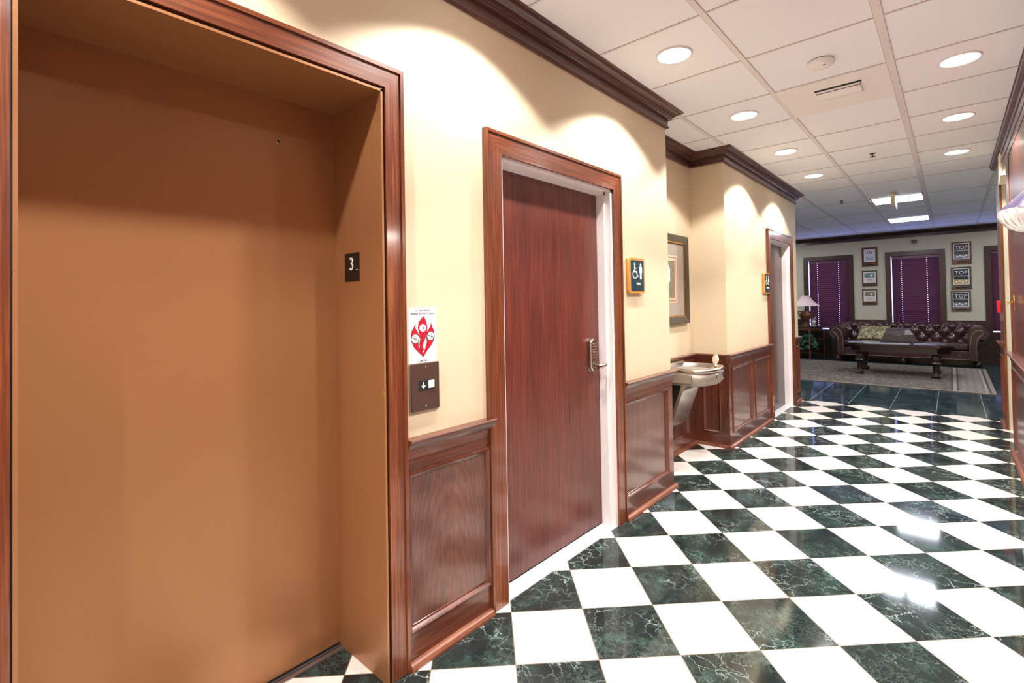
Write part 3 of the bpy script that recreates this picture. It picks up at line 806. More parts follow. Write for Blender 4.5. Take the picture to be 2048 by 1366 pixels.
for (cx, cy, r, kind) in ((300, 315, 38, 0), (214, 427, 42, 1), (390, 407, 40, 1)):
    m = MB(org)
    circ = lambda q: [S2(cx+q*math.cos(2*PI*i/20), cy+q*1.12*math.sin(2*PI*i/20)) for i in range(20)]
    m.mat(M['navy_ink']).prism(circ(r+4), 0.0007, 0.0009, FX); m.mat(M['white_ink']).prism(circ(r), 0.0009, 0.0011, FX)
    m.mat(M['navy_ink'])
    def seg2(x0, y0, x1, y1, t=3.2):
        d = Vector((x1-x0, y1-y0)).normalized(); n_ = Vector((-d.y, d.x))*t
        m.prism([S2(x0+n_.x, y0+n_.y), S2(x1+n_.x, y1+n_.y), S2(x1-n_.x, y1-n_.y), S2(x0-n_.x, y0-n_.y)], 0.0011, 0.0013, FX)
    if kind == 0:
        seg2(cx, cy-12, cx-2, cy+6, 5); seg2(cx-14, cy+26, cx+22, cy-4, 3); seg2(cx, cy-22, cx+1, cy-17, 5); seg2(cx, cy, cx+12, cy-10); seg2(cx-2, cy+6, cx+6, cy+14)
    else:
        seg2(cx-r*0.9, cy-r*0.35, cx+r*0.9, cy+r*0.5, 3.5); seg2(cx-8, cy-18, cx-8, cy+14, 2); seg2(cx+8, cy-16, cx+8, cy+16, 2); seg2(cx-14, cy+22, cx+14, cy+22, 2); seg2(cx-14, cy-22, cx+10, cy-22, 2)
    m.build('pictogram', None, e)
text('caption', 'In Case Of Fire', 0.0125, (Vector((-0.2835, SX0+SW/2, SZ1-0.0115)), Y_, Z_, X_), M['navy_ink'], e, xs=0.9, extrude=0.0002, lift=0.0002)
text('caption', 'Elevators Are Out Of Service', 0.0115, (Vector((-0.2835, SX0+SW/2, SZ1-0.0235)), Y_, Z_, X_), M['navy_ink'], e, xs=0.82, extrude=0.0002, lift=0.0002)
text('caption', 'Use Exit', 0.0125, (Vector((-0.2835, SX0+SW/2, SZ1-0.2)), Y_, Z_, X_), M['navy_ink'], e, xs=0.9, extrude=0.0002, lift=0.0002)

e = empty('call_button_plate', (-0.285, -0.179, 1.0), 'brown metal lift call plate with one white button below the fire notice', 'call button'); org = tuple(e.location)
m = MB(org); m.mat(M['steel_matte']).box(-0.285, -0.275, -0.246, -0.110, 0.909, 1.093, 0.004, 2); m.mat(M['brown_metal']).box(-0.278, -0.269, -0.244, -0.112, 0.915, 1.092, 0.0038, 3); m.build('plate', None, e)
m = MB(org); m.mat(M['gap']).box(-0.2695, -0.268, -0.212, -0.139, 0.990, 1.026); m.build('button_recess', None, e)
m = MB(org); m.mat(M['white_plastic']).box(-0.268, -0.264, -0.168, -0.141, 0.996, 1.024, 0.001, 1); m.build('call_button', None, e)
m = MB(org); m.mat(M['white_ink']); FA = (Vector((-0.268, -0.190, 1.0085)), Y_, Z_, X_)
m.prism([(-0.002, 0.012), (-0.002, -0.004), (-0.008, 0.001), (-0.009, -0.003), (0, -0.012), (0.009, -0.003), (0.008, 0.001), (0.002, -0.004), (0.002, 0.012)], 0, 0.0006, FA); m.build('down_arrow', None, e)
for z in (0.930, 1.077):
    m = MB(org); m.mat(M['chrome']).lathe([(0.0035, 0), (0.0032, 0.0015), (0.0, 0.002)], (-0.2692, -0.178, z), 'X', 12); m.build('screw', None, e)

def rounded(w, h, r, n=5, c=(0, 0)):
    pts = []
    for cx, cy, a0 in ((w/2-r, h/2-r, 0), (-w/2+r, h/2-r, PI/2), (-w/2+r, -h/2+r, PI), (w/2-r, -h/2+r, 1.5*PI)):
        for i in range(n+1): pts.append((c[0]+cx+r*math.cos(a0+i*PI/2/n), c[1]+cy+r*math.sin(a0+i*PI/2/n)))
    return pts
def restroom_sign(y, z, word, lab, skirt):
    e = empty('restroom_sign', (XW, y, z), lab, 'sign'); org = tuple(e.location)
    F = (Vector((XW, y, z)), Y_, Z_, X_)
    m = MB(org); m.mat(M['oak']).prism(rounded(0.198, 0.222, 0.018), 0, 0.026, F, True); m.build('oak_frame', None, e)
    m = MB(org); m.mat(M['teal']).prism(rounded(0.166, 0.192, 0.006), 0.026, 0.0275, F); m.build('plate', None, e)
    F2 = (Vector((XW+0.0275, y, z)), Y_, Z_, X_)
    m = MB(org); m.mat(M['white_ink'])
    circ = lambda cx, cy, r, n=14: [(cx+r*math.cos(2*PI*i/n), cy+r*math.sin(2*PI*i/n)) for i in range(n)]
    m.prism(circ(-0.036, 0.070, 0.0085), 0, 0.001, F2)
    m.prism([(-0.042, 0.058), (-0.032, 0.058), (-0.031, 0.028), (-0.008, 0.028), (0.001, 0.000), (0.010, 0.002), (0.009, -0.005), (-0.005, -0.008), (-0.014, 0.019), (-0.041, 0.019)], 0, 0.001, F2)
    m.prism([(-0.031, 0.049), (-0.014, 0.049), (-0.014, 0.043), (-0.031, 0.043)], 0, 0.001, F2)
    arc = [(-0.034+0.030*math.cos(t), 0.008+0.028*math.sin(t)) for t in [2.0+i*(5.55-2.0)/14 for i in range(15)]]
    arc2 = [(-0.034+0.022*math.cos(t), 0.008+0.021*math.sin(t)) for t in [5.55-i*(5.55-2.0)/14 for i in range(15)]]
    m.prism(arc+arc2, 0, 0.001, F2); m.build('wheelchair_symbol', None, e)
    m = MB(org); m.mat(M['white_ink']).prism(circ(0.042, 0.070, 0.0088), 0, 0.001, F2)
    if skirt: m.prism([(0.034, 0.058), (0.050, 0.058), (0.062, 0.012), (0.052, 0.012), (0.052, -0.020), (0.032, -0.020), (0.032, 0.012), (0.022, 0.012)], 0, 0.001, F2)
    else:
        m.prism([(0.028, 0.058), (0.056, 0.058), (0.059, 0.052), (0.059, 0.020), (0.053, 0.020), (0.053, -0.022), (0.0435, -0.022), (0.0425, 0.012), (0.0415, 0.012), (0.0405, -0.022), (0.031, -0.022), (0.031, 0.020), (0.025, 0.020), (0.025, 0.052)], 0, 0.001, F2)
    m.build('person_symbol', None, e)
    text('lettering', word, 0.023, (Vector((XW+0.0275, y+0.008, z-0.052)), Y_, Z_, X_), M['white_ink'], e)
    m = MB(org); m.mat(M['grey_ink'])
    for i in range(6): m.lathe([(0.0013, 0), (0.0013, 0.0008)], (XW+0.0275, y-0.006+0.005*i, z-0.074-0.004*(i % 2)), 'X', 6)
    m.build('braille', None, e)
    return e
restroom_sign(1.487, 1.468, 'MEN', 'teal restroom sign in an oak frame reading MEN, beside the near door', False)
restroom_sign(4.405, 1.476, 'WOMEN', 'small teal restroom sign in an oak frame beside the farther door', True)

# framed picture in the alcove
e = empty('framed_picture', (-0.585, 2.60, 1.49), 'dark framed picture hanging in the alcove above the drinking fountain', 'picture'); org = tuple(e.location)
F = (Vector((-0.585, 2.60, 1.49)), Y_, Z_, X_)
m = MB(org); m.mat(plain('black_green_frame', lin(52, 50, 42), 0.35, coat=0.3))
m.ringsweep([(0, 0), (0, 0.034), (0.010, 0.036), (0.055, 0.026), (0.062, 0.022), (0.062, 0.0)], (-0.43, 0.43, -0.385, 0.385), F); m.build('frame', None, e)
m = MB(org); m.mat(M['brass']).ringsweep([(0, 0.0), (0, 0.023), (0.008, 0.024), (0.012, 0.02), (0.012, 0)], (-0.37, 0.37, -0.325, 0.325), F); m.build('inner_slip', None, e)
m = MB(org); m.mat(plain('grey_mat', lin(150, 140, 130), 0.8, noise=.06, nscale=400)).prism([(-0.37, -0.325), (0.37, -0.325), (0.37, 0.325), (-0.37, 0.325)], 0.0, 0.012, F); m.build('mat_board', None, e)
m = MB(org); m.mat(plain('pink_line_mat', lin(222, 170, 144), 0.7)).ringsweep([(0, 0.0), (0, 0.014), (0.014, 0.015), (0.014, 0)], (-0.21, 0.21, -0.205, 0.205), F)
m.ringsweep([(0, 0.0), (0, 0.014), (0.022, 0.016), (0.022, 0)], (-0.185, 0.185, -0.18, 0.18), F); m.build('pink_border', None, e)
m = MB(org); m.mat(plain('print_ground', lin(120, 112, 92), 0.7, noise=.2, nscale=18)).prism([(-0.165, -0.16), (0.165, -0.16), (0.165, 0.16), (-0.165, 0.16)], 0.012, 0.0135, F)
m.mat(M['paper']).prism([(0.02+0.05*math.cos(t*PI/6)*(1+.2*(t % 2)), 0.04+0.09*math.sin(t*PI/6)) for t in range(12)], 0.0135, 0.0142, F); m.build('print', None, e)

# ================================================================== DRINKING FOUNTAIN
YF = 2.585
e = empty('drinking_fountain', (-0.57, YF, 0.6), 'stainless steel wall drinking fountain in the alcove below the picture', 'drinking fountain'); org = tuple(e.location)
def plan(depth, hw, r, bow, n=8):
    """half-rounded basin outline, from wall out to x=-0.573+depth"""
    xw = -0.573; xf = xw+depth
    pts = [(xw, YF-hw)]
    for i in range(n+1):
        t = -PI/2+i*PI/2/n; pts.append((xf-r-bow+r*math.cos(t)*1.0, YF-hw+r+r*math.sin(t)))
    for i in range(1, n):
        s_ = i/n; pts.append((xf-bow+bow*math.sin(PI*s_), YF-hw+r+(2*hw-2*r)*s_))
    for i in range(n+1):
        t = i*PI/2/n; pts.append((xf-r-bow+r*math.cos(t), YF+hw-r+r*math.sin(t)))
    pts.append((xw, YF+hw)); return pts
def loft(m, sections, top=False, bottom=True):
    rings = [[m.bm.verts.new(Vector((p[0], p[1], z))-m.o) for p in pts] for pts, z in sections]
    for a, b in zip(rings, rings[1:]):
        for i in range(len(a)-1): m._f([a[i], a[i+1], b[i+1], b[i]], True)
        m._f([a[-1], a[0], b[0], b[-1]])
    if bottom: m._f(rings[0][::-1])
    if top: m._f(rings[-1])
HW = 0.235
m = MB(org); m.mat(M['steel_matte'])
loft(m, [(plan(0.40, HW-0.02, 0.12, 0.02), 0.652), (plan(0.418, HW-0.006, 0.125, 0.02), 0.664), (plan(0.424, HW-0.002, 0.128, 0.02), 0.75)], top=True)
m.build('basin_shell', None, e)
m = MB(org); m.mat(M['steel'])
loft(m, [(plan(0.424, HW-0.002, 0.128, 0.02), 0.750), (plan(0.434, HW+0.004, 0.13, 0.02), 0.756), (plan(0.436, HW+0.005, 0.13, 0.02), 0.772), (plan(0.428, HW, 0.128, 0.02), 0.781),
         (plan(0.405, HW-0.014, 0.115, 0.02), 0.782), (plan(0.390, HW-0.024, 0.11, 0.02), 0.772), (plan(0.33, HW-0.07, 0.09, 0.015), 0.735), (plan(0.25, HW-0.12, 0.06, 0.01), 0.722)], top=True, bottom=False)
m.build('basin', None, e)
m = MB(org); m.mat(M['steel']).box(-0.573, -0.52, YF-HW, YF+HW, 0.735, 0.795, 0.006, 2); m.build('back_ledge', None, e)
m = MB(org); m.mat(M['steel']); F = (Vector((0, 0, 0)), X_, Z_, -Y_)
shr = [(-0.573, 0.66), (-0.33, 0.66), (-0.375, 0.60), (-0.478, 0.315), (-0.50, 0.285), (-0.573, 0.262)]
m.prism(shr, -(YF+0.165), -(YF-0.165), F)
m.build('shroud', None, e)
m = MB(org); m.mat(M['gap']).prism([(-0.573, 0.64), (-0.392, 0.64), (-0.402, 0.60), (-0.50, 0.33), (-0.573, 0.29)], -(YF-0.165), -(YF-0.1665), F)
m.mat(M['steel_matte'])
for k in range(9): m.box(-0.56, -0.545+0.0, YF-0.168, YF-0.1665, 0.36+0.03*k, 0.375+0.03*k)
m.build('side_louvres', None, e)
def pad(cy, ang, w):
    m = MB(org)
    cx = -0.573+0.424-0.012
    Fp = (Vector((cx, cy, 0.707)), Vector((-math.sin(ang), math.cos(ang), 0)), Z_, Vector((math.cos(ang), math.sin(ang), 0)))
    m.mat(M['steel']).prism(rounded(w+0.008, 0.066, 0.014), -0.01, 0.012, Fp, True)
    m.mat(M['steel_matte']).prism(rounded(w, 0.058, 0.012), 0.0, 0.015, Fp, True)
    return m.build('push_pad', None, e)
pad(YF, 0.0, 0.11)
m = MB(org); Fp = (Vector((-0.36, YF-HW-0.001, 0.707)), X_, Z_, -Y_)
m.mat(M['steel']).prism(rounded(0.168, 0.066, 0.014), -0.01, 0.008, Fp, True); m.mat(M['steel_matte']).prism(rounded(0.16, 0.058, 0.012), 0.0, 0.011, Fp, True); m.build('push_pad', None, e)
m = MB(org); Fp = (Vector((-0.215, YF+HW-0.055, 0.707)), Vector((-0.6, 0.8, 0)), Z_, Vector((0.8, 0.6, 0)))
m.mat(M['steel']).prism(rounded(0.09, 0.066, 0.014), -0.012, 0.022, Fp, True); m.mat(M['steel_matte']).prism(rounded(0.082, 0.058, 0.012), 0.0, 0.025, Fp, True); m.build('push_pad', None, e)
bx, by = -0.235, YF+0.155
m = MB(org); m.mat(M['chrome']).lathe([(0.016, 0), (0.015, 0.012), (0.006, 0.014), (0.006, 0.03)], (bx, by, 0.765), 'Z', 16)
m.mat(M['bubbler']).grid(lambda a, b: (bx-0.004+0.024*math.sin((a-.5)*2.6)*(0.45+0.75*math.sin(PI*min(1, b*0.95+0.08))), by+0.004-0.03*(math.cos((a-.5)*2.6)-0.6)*(0.4+0.6*b)+0.012*b, 0.79+0.075*b), 10, 8)
m.build('bubbler', None, e)

# ================================================================== RIGHT WALL THINGS
e = empty('wall_sconce', (XR, 2.46, 1.74), 'cut crystal bowl wall light on the right wood wall', 'wall light'); org = tuple(e.location)
m = MB(org); m.mat(M['crystal'])
def bowl(a, b):
    t = PI*a+PI/2; ph = b*PI/2
    r = 0.16*math.cos(ph)**0.75*(1+0.035*math.cos(26*t)); 
    return (XR-0.006+r*math.cos(t), 2.46+r*math.sin(t), 1.755-0.115*math.sin(ph))
m.grid(bowl, 104, 12, smooth=False)
m.grid(lambda a, b: (XR-0.006+(0.16-0.008*b)*math.cos(PI*a+PI/2)*(1+0.02*math.cos(52*(PI*a))), 2.46+(0.16-0.008*b)*math.sin(PI*a+PI/2), 1.755+0.012*b), 104, 1, smooth=False)
m.build('crystal_bowl', None, e, recalc=False)
m = MB(org); m.mat(M['brass']).lathe([(0.05, 0), (0.05, -0.01), (0.02, -0.03), (0.0, -0.03)], (XR-0.006, 2.46, 1.70), 'X', 20); m.build('back_plate', None, e)
m = MB(org); m.mat(plain('violet_bronze', lin(88, 78, 110), 0.3, 0.3, coat=0.3))
m.grid(lambda a, b: (XR-0.006+(0.158*(1-b)+0.002)*math.cos(PI*a+PI/2), 2.46+(0.158*(1-b)+0.03*b)*math.sin(PI*a+PI/2), 1.766+0.16*b), 40, 4)
m.build('metal_hood', None, e)

for sy, vis in ((2.46, True), (0.85, False), (-3.2, False)):  # faint lamp added to the unlit bowl; two unseen sconces added as fill
    sl = bpy.data.lights.new('added_fill_glow', 'POINT'); sl.energy = 1.2 if vis else 22; sl.color = (1.0, 0.93, 0.85); sl.shadow_soft_size = 0.06
    lo = bpy.data.objects.new('added_fill_lamp', sl); C.objects.link(lo)
    if vis: lo.parent = e; lo.location = (-0.09, 0, 0.06)
    else:
        e3 = empty('wall_sconce', (XR, sy, 1.74), 'added fill light in a copied crystal bowl on right wall, %s' % ('just beyond the picture edge' if sy > 0 else 'far behind the camera'), 'wall light')
        for ch in [o for o in C.objects if o.parent == e and o.type == 'MESH']:
            c3 = ch.copy(); C.objects.link(c3); c3.parent = e3
        lo.parent = e3; lo.location = (-0.09, 0, 0.06)
for hx in (2.3, 3.4):  # passage lamps added out of view to brighten the far corridor
    e3 = empty('recessed_light', (hx, 4.97, H-0.004), 'added unseen recessed fill light in the side passage right of the corridor, %s' % ('nearer one' if hx < 3 else 'farther one'), 'ceiling light', 'round recessed lights in the corridor ceiling')
    for src in (ring, lens):
        c3 = src.copy(); C.objects.link(c3); c3.parent = e3; c3.location = (0, 0, 0)
    sp2 = spot.copy(); sp2.energy = 4
    l = bpy.data.objects.new('beam', sp2); C.objects.link(l); l.parent = e3; l.location = (0, 0, -0.012)
e = empty('coat_hook', (XR-0.012, 3.90, 1.25), 'small brass cross-shaped hook on the right wood panelling', 'hook'); org = tuple(e.location)
m = MB(org); m.mat(M['brass']).tube([(XR-0.018, 3.90, 1.20), (XR-0.02, 3.90, 1.30)], 0.0042, 8); m.lathe([(0.0, -0.006), (0.006, 0), (0, 0.006)], (XR-0.02, 3.9, 1.303), 'Z', 10); m.lathe([(0.0, -0.006), (0.006, 0), (0, 0.006)], (XR-0.018, 3.9, 1.197), 'Z', 10); m.build('stem', None, e)
m = MB(org); m.mat(M['brass']).tube([(XR-0.012, 3.90, 1.25), (XR-0.045, 3.90, 1.248), (XR-0.058, 3.90, 1.262)], 0.007, 8); m.tube([(XR-0.025, 3.85, 1.253), (XR-0.03, 3.90, 1.25), (XR-0.025, 3.95, 1.253)], [0.009, 0.006, 0.009], 8); m.build('prong', None, e)

e = empty('alarm_sounder', (XR, 5.05, 2.45), 'cream alarm box under the crown moulding at the end of the right wall', 'alarm'); org = tuple(e.location)
m = MB(org); m.mat(M['cream_plastic']); F = (Vector((0, 0, 0)), Y_, Z_, X_)
m.prism([(4.90, 2.385), (5.12, 2.335), (5.12, 2.60), (4.90, 2.59)], 1.559, 1.632, F)
m.build('housing', None, e)
m = MB(org); m.mat(M['red_plastic']).box(1.60, 1.618, 4.896, 4.90, 2.418, 2.425); m.build('indicator', None, e)
tag(MB((1.57, 5.6, 1.19)).mat(M['red_plastic']).box(1.545, 1.569, 5.56, 5.66, 1.128, 1.252, 0.003, 1).build('fire_pull_station'), 'red fire alarm pull station on the right pillar before the lounge window', 'fire alarm')

# ================================================================== PLAQUES
def plaque(cx, cz, w, h, label, group, base, art, small=0.25):
    e = empty('award_plaque', (cx, D, cz), label, 'plaque', group); org = tuple(e.location)
    F = (Vector((cx, D, cz)), X_, Z_, -Y_)
    m = MB(org); m.mat(base).prism([(-w/2, -h/2), (w/2, -h/2), (w/2, h/2), (-w/2, h/2)], 0, 0.018, F); m.build('board', None, e)
    art(e, org, F, w, h)
    m = MB(org); m.mat(M['black']).prism([(-w*.3, -h/2+.012), (w*.3, -h/2+.012), (w*.3, -h/2+.012+h*.11), (-w*.3, -h/2+.012+h*.11)], 0.018, 0.0205, F)
    m.mat(M['brass']).ringsweep([(0, .018), (0, .0212), (.003, .0212), (.003, .018)], (-w*.3, w*.3, -h/2+.012, -h/2+.012+h*.11), F); m.build('name_plate', None, e)
def rect(m, F, x0, x1, z0, z1, d0, d1, mat): m.mat(mat).prism([(x0, z0), (x1, z0), (x1, z1), (x0, z1)], d0, d1, F)
bd1 = plain('plaque_board_cherry', lin(96, 46, 32), 0.3, coat=.4, noise=.15); bd2 = plain('plaque_board_walnut', lin(66, 50, 44), 0.3, coat=.4, noise=.15); bd3 = plain('plaque_board_taupe', lin(92, 70, 68), .35, coat=.3, noise=.1)
card = plain('certificate_card', lin(208, 206, 216), .5); cardw = plain('certificate_card_warm', lin(220, 208, 200), .5)
g1 = plain('print_teal', lin(104, 136, 130), .5, noise=.4, nscale=60); g2 = plain('print_olive', lin(130, 122, 88), .5, noise=.4, nscale=50)
kk = plain('print_black', lin(34, 34, 38), .35); br = plain('print_brown', lin(70, 52, 50), .35, noise=.3, nscale=60); yl = plain('print_yellow', lin(190, 160, 90), .4, noise=.5, nscale=40)
gy = plain('print_grey', lin(130, 126, 128), .4, noise=.6, nscale=50)
def art_cert(e, org, F, w, h):
    m = MB(org); rect(m, F, -w*.36, w*.36, -h*.27, h*.40, .018, .020, card); m.build('certificate', None, e)
    m = MB(org)
    for k, dx in enumerate((-.04, 0, .03)): rect(m, F, dx*w/.28-.012, dx*w/.28+.012, h*.16, h*.16+.045+.02*(k == 1), .020, .0206, plain('crest_red', lin(170, 110, 110), .5))
    m.build('crest', None, e)
    m = MB(org)
    for k in range(3): rect(m, F, -w*.26, w*.26, -h*(.02+.07*k), -h*(.02+.07*k)+.008, .020, .0206, M['grey_ink'])
    m.build('printed_lines', None, e)
def art_photo(gm):
    def f(e, org, F, w, h):
        m = MB(org); rect(m, F, -w*.42, w*.42, -h*.28, h*.42, .018, .020, cardw); m.build('certificate', None, e)
        m = MB(org); rect(m, F, -w*.34, w*.34, h*.06, h*.34, .020, .0206, gm); m.mat(M['white_ink']).prism([(w*.12+.024*math.cos(t*PI/5), h*.18+.022*math.sin(t*PI/5)) for t in range(10)], .0206, .021, F); m.build('photo_print', None, e)
        m = MB(org)
        for k in range(2): rect(m, F, -w*.2, w*.2, -h*(.10+.07*k), -h*(.10+.07*k)+.006, .020, .0206, M['grey_ink'])
        m.build('printed_lines', None, e)
    return f
def art_top(ground, foot, line2='ATTORNEYS', year=None, head=True):
    def f(e, org, F, w, h):
        m = MB(org); rect(m, F, -w*.40, w*.40, -h*.28, h*.43, .018, .020, M['paper']); rect(m, F, -w*.37, w*.37, -h*.255, h*.405, .020, .0206, ground)
        rect(m, F, -w*.37, w*.37, -h*.255, -h*.06, .0206, .021, foot)
        for k in range(4): m.mat(M['white_ink']).prism([(-w*.22+w*.15*k+.018*math.cos(t*PI/5), -h*.16+.015*(k % 2)+.014*math.sin(t*PI/5)) for t in range(10)], .021, .0214, F)
        m.build('magazine_cover', None, e)
        O = F[0]
        text('title', 'TOP', 0.095, (O+F[1]*0+F[2]*h*.24+F[3]*.0206, F[1], F[2], F[3]), M['white_ink'], e)
        text('subtitle', 'ATTORNEYS', 0.034, (O+F[2]*h*.10+F[3]*.0206, F[1], F[2], F[3]), M['white_ink'], e)
        m = MB(org); rect(m, F, -w*.26, w*.26, h*.005, h*.03, .0206, .0209, M['grey_ink']); m.build('printed_line', None, e)
        if year: text('year', year, 0.03, (O+F[1]*w*.22-F[2]*h*.22+F[3]*.021, F[1], F[2], F[3]), M['white_ink'], e)
    return f
GL, GR = 'plaques left of the middle window', 'plaques right of the middle window'
plaque(-0.083, 2.165, 0.275, 0.41, 'wooden plaque with a white certificate, top of the left column', GL, bd1, art_cert)
plaque(-0.093, 1.708, 0.262, 0.335, 'plaque with a green picture print, middle of the left column', GL, bd2, art_photo(g1))
plaque(-0.100, 1.310, 0.258, 0.335, 'plaque with an olive picture print, bottom of the left column', GL, bd2, art_photo(g2))
plaque(1.365, 2.135, 0.285, 0.435, 'brown wooden plaque with a TOP magazine cover, top of the right column', GR, bd1, art_top(br, gy, year='2011'))
plaque(1.350, 1.645, 0.292, 0.435, 'dark plaque with a yellow footed TOP cover, middle of the right column', GR, bd2, art_top(kk, yl))
plaque(1.336, 1.200, 0.290, 0.400, 'taupe plaque with a black and white TOP cover, bottom of the right column', GR, bd3, art_top(kk, gy))
e = empty('motion_sensor', (0.66, D, 2.425), 'small black sensor box high on the far wall above the middle window', 'sensor'); org = tuple(e.location)
m = MB(org); m.mat(M['black']).box(0.618, 0.702, D-0.05, D, 2.395, 2.452, 0.006, 2); m.build('housing', None, e)
m = MB(org); m.mat(M['chrome']).lathe([(0.014, 0), (0.012, -0.006), (0, -0.008)], (0.675, D-0.05, 2.42), 'Y', 12); m.build('lens', None, e)

# ================================================================== RUG
rug = MB((0, 9.2, 0)); rug.mat(M['rug']).box(-2.6, 1.62, 7.68, 10.66, 0.0, 0.009, 0.003, 1)
tag(rug.build('area_rug'), 'patterned brown and cream oriental rug under the coffee table', 'rug')

# ================================================================== SOFA
SX, SY0, SY1 = 0.475, 10.72, 11.52
e = empty('leather_sofa', (SX, (SY0+SY1)/2, 0), 'tufted oxblood leather chesterfield sofa under the middle window', 'sofa'); org = tuple(e.location)
HWs = 1.21
def tuft(p, q, amp):
    a = abs(math.sin(PI*(p+q)/2)); b = abs(math.sin(PI*(p-q)/2))
    return amp*(a**0.75*b**0.75-0.35)
# arm/back cross-section: s from seat crevice up the inner face and over the roll
def roll_profile(t, rr=0.115, zt=0.74, xin=0.0):
    """t 0..1 -> (out, z): inner face rises then rolls outward"""
    zc = zt-rr; L1 = zc-0.36; L2 = rr*PI*1.45; L = L1+L2; s_ = t*L
    if s_ < L1:
        k = s_/L1; return (xin+0.0+0.035*math.sin(k*PI/2)*0, 0.36+s_, -1, 0)
    a = (s_-L1)/rr
    return (xin+rr-rr*math.cos(a), zc+rr*math.sin(a), -math.cos(a), math.sin(a))
# back
m = MB(org); m.mat(M['leather'])
NU = 19
def back_fn(a, b):
    x = SX-HWs+0.16+(2*HWs-0.32)*a
    o_, z, nx, nz = roll_profile(b, 0.10, 0.775)
    d = tuft(a*NU, b*6.0, 0.062)
    return (x, SY1-0.28+o_+nx*d, z+nz*d)
m.grid(back_fn, 150, 44)
m.box(SX-HWs+0.1, SX+HWs-0.1, SY1-0.24, SY1-0.02, 0.14, 0.66)
m.build('backrest', None, e)
for sg, nm in ((-1, 'left'), (1, 'right')):
    m = MB(org); m.mat(M['leather'])
    def arm_fn(a, b):
        y = SY0+0.02+(SY1-SY0-0.10)*a
        o_, z, nx, nz = roll_profile(b, 0.132, 0.745)
        d = tuft(a*6, b*6.0, 0.022) if a > 0.12 else 0
        return (SX+sg*(HWs-0.27+o_+nx*d), y, z+nz*d)
    m.grid(arm_fn, 50, 40)
    m.box(*sorted((SX+sg*(HWs-0.268), SX+sg*(HWs-0.16))), SY0+0.02, SY1-0.03, 0.13, 0.64)
    # scroll-shaped front panel
    prof = []
    N = 26
    xi = HWs-0.27
    pts = [(xi+0.0, 0.13), (xi+0.0, 0.40)]
    for i in range(N+1):
        a = -0.15+i*(PI*1.30+0.15)/N
        pts.append((xi+0.132-0.132*math.cos(a), 0.613+0.132*math.sin(a)))
    pts += [(xi+0.15, 0.52), (xi+0.122, 0.46), (xi+0.112, 0.38), (xi+0.11, 0.13)]
    F = (Vector((SX, SY0+0.04, 0)), X_*sg, Z_, Vector((0, -1, 0)))
    m.prism(pts, -0.04, 0.03, F)
    arm_o = m.build('armrest', None, e)
    m = MB(org); m.mat(M['gold_piping'])
    inn = [(xi+0.018, 0.15), (xi+0.018, 0.40), (xi+0.025, 0.52), (xi+0.05, 0.61), (xi+0.09, 0.665), (xi+0.14, 0.685), (xi+0.185, 0.665), (xi+0.195, 0.625), (xi+0.17, 0.60)]
    out = [(xi+0.092, 0.15), (xi+0.093, 0.38), (xi+0.10, 0.47), (xi+0.122, 0.545), (xi+0.17, 0.60)]
    for ln in (inn, out): m.tube([(SX+sg*a, SY0+0.006, b) for a, b in ln], 0.005, 6)
    m.build('nail_trim', None, arm_o)
m = MB(org); m.mat(M['leather']).box(SX-HWs+0.13, SX+HWs-0.13, SY0+0.06, SY1-0.2, 0.13, 0.31, 0.02, 2)
m.mat(M['gold_piping'])
m.box(SX-HWs+0.25, SX+HWs-0.25, SY0+0.054, SY0+0.062, 0.142, 0.150)
for k in range(15):
    a = SX-0.95+1.9*k/14
    m.mat(M['gold_piping']).lathe([(0.0, -0.004), (0.011, 0), (0.0, 0.002)], (a, SY0+0.058, 0.225), 'Y', 8)
m.build('seat_base', None, e)
m = MB(org); m.mat(M['leather'])
for k in range(3):
    a0 = SX-0.955+1.91*k/3
    m.box(a0+0.004, a0+1.91/3-0.004, SY0+0.03, SY1-0.24, 0.31, 0.44, 0.035, 3)
m.build('seat_cushions', None, e)
for fx_, fy in ((-1.06, 0.10), (0.0, 0.10), (1.06, 0.10), (-1.06, 0.72), (1.06, 0.72)):
    m = MB(org); m.mat(M['dark_wood_v']).lathe([(0.028, 0.009), (0.045, 0.03), (0.052, 0.065), (0.04, 0.095), (0.03, 0.11), (0.045, 0.13)], (SX+fx_, SY0+fy, 0), 'Z', 16); m.build('bun_foot', None, e)

# pillow
m = MB((0.0, 11.02, 0.56)); m.mat(M['pillow'])
def pil(a, b, sgn):
    u, v = 2*a-1, 2*b-1
    th = 0.075*(max(0, (1-u**2)*(1-v**2)))**0.42
    pin = 1-0.06*(1-abs(u)**2)*0-0.05*(v*v)*(1-u*u)
    return (0.0+0.25*u*pin+0.03*v, 11.02+sgn*th+0.10*v, 0.585+0.14*v*(1-0.06*(1-u*u))+0.0*u)
m.grid(lambda a, b: pil(a, b, -1), 24, 16); m.grid(lambda a, b: pil(a, b, 1), 24, 16)
bmesh.ops.remove_doubles(m.bm, verts=m.bm.verts, dist=0.0008)
tag(m.build('throw_pillow'), 'gold floral throw pillow lying on the left of the leather sofa', 'pillow')

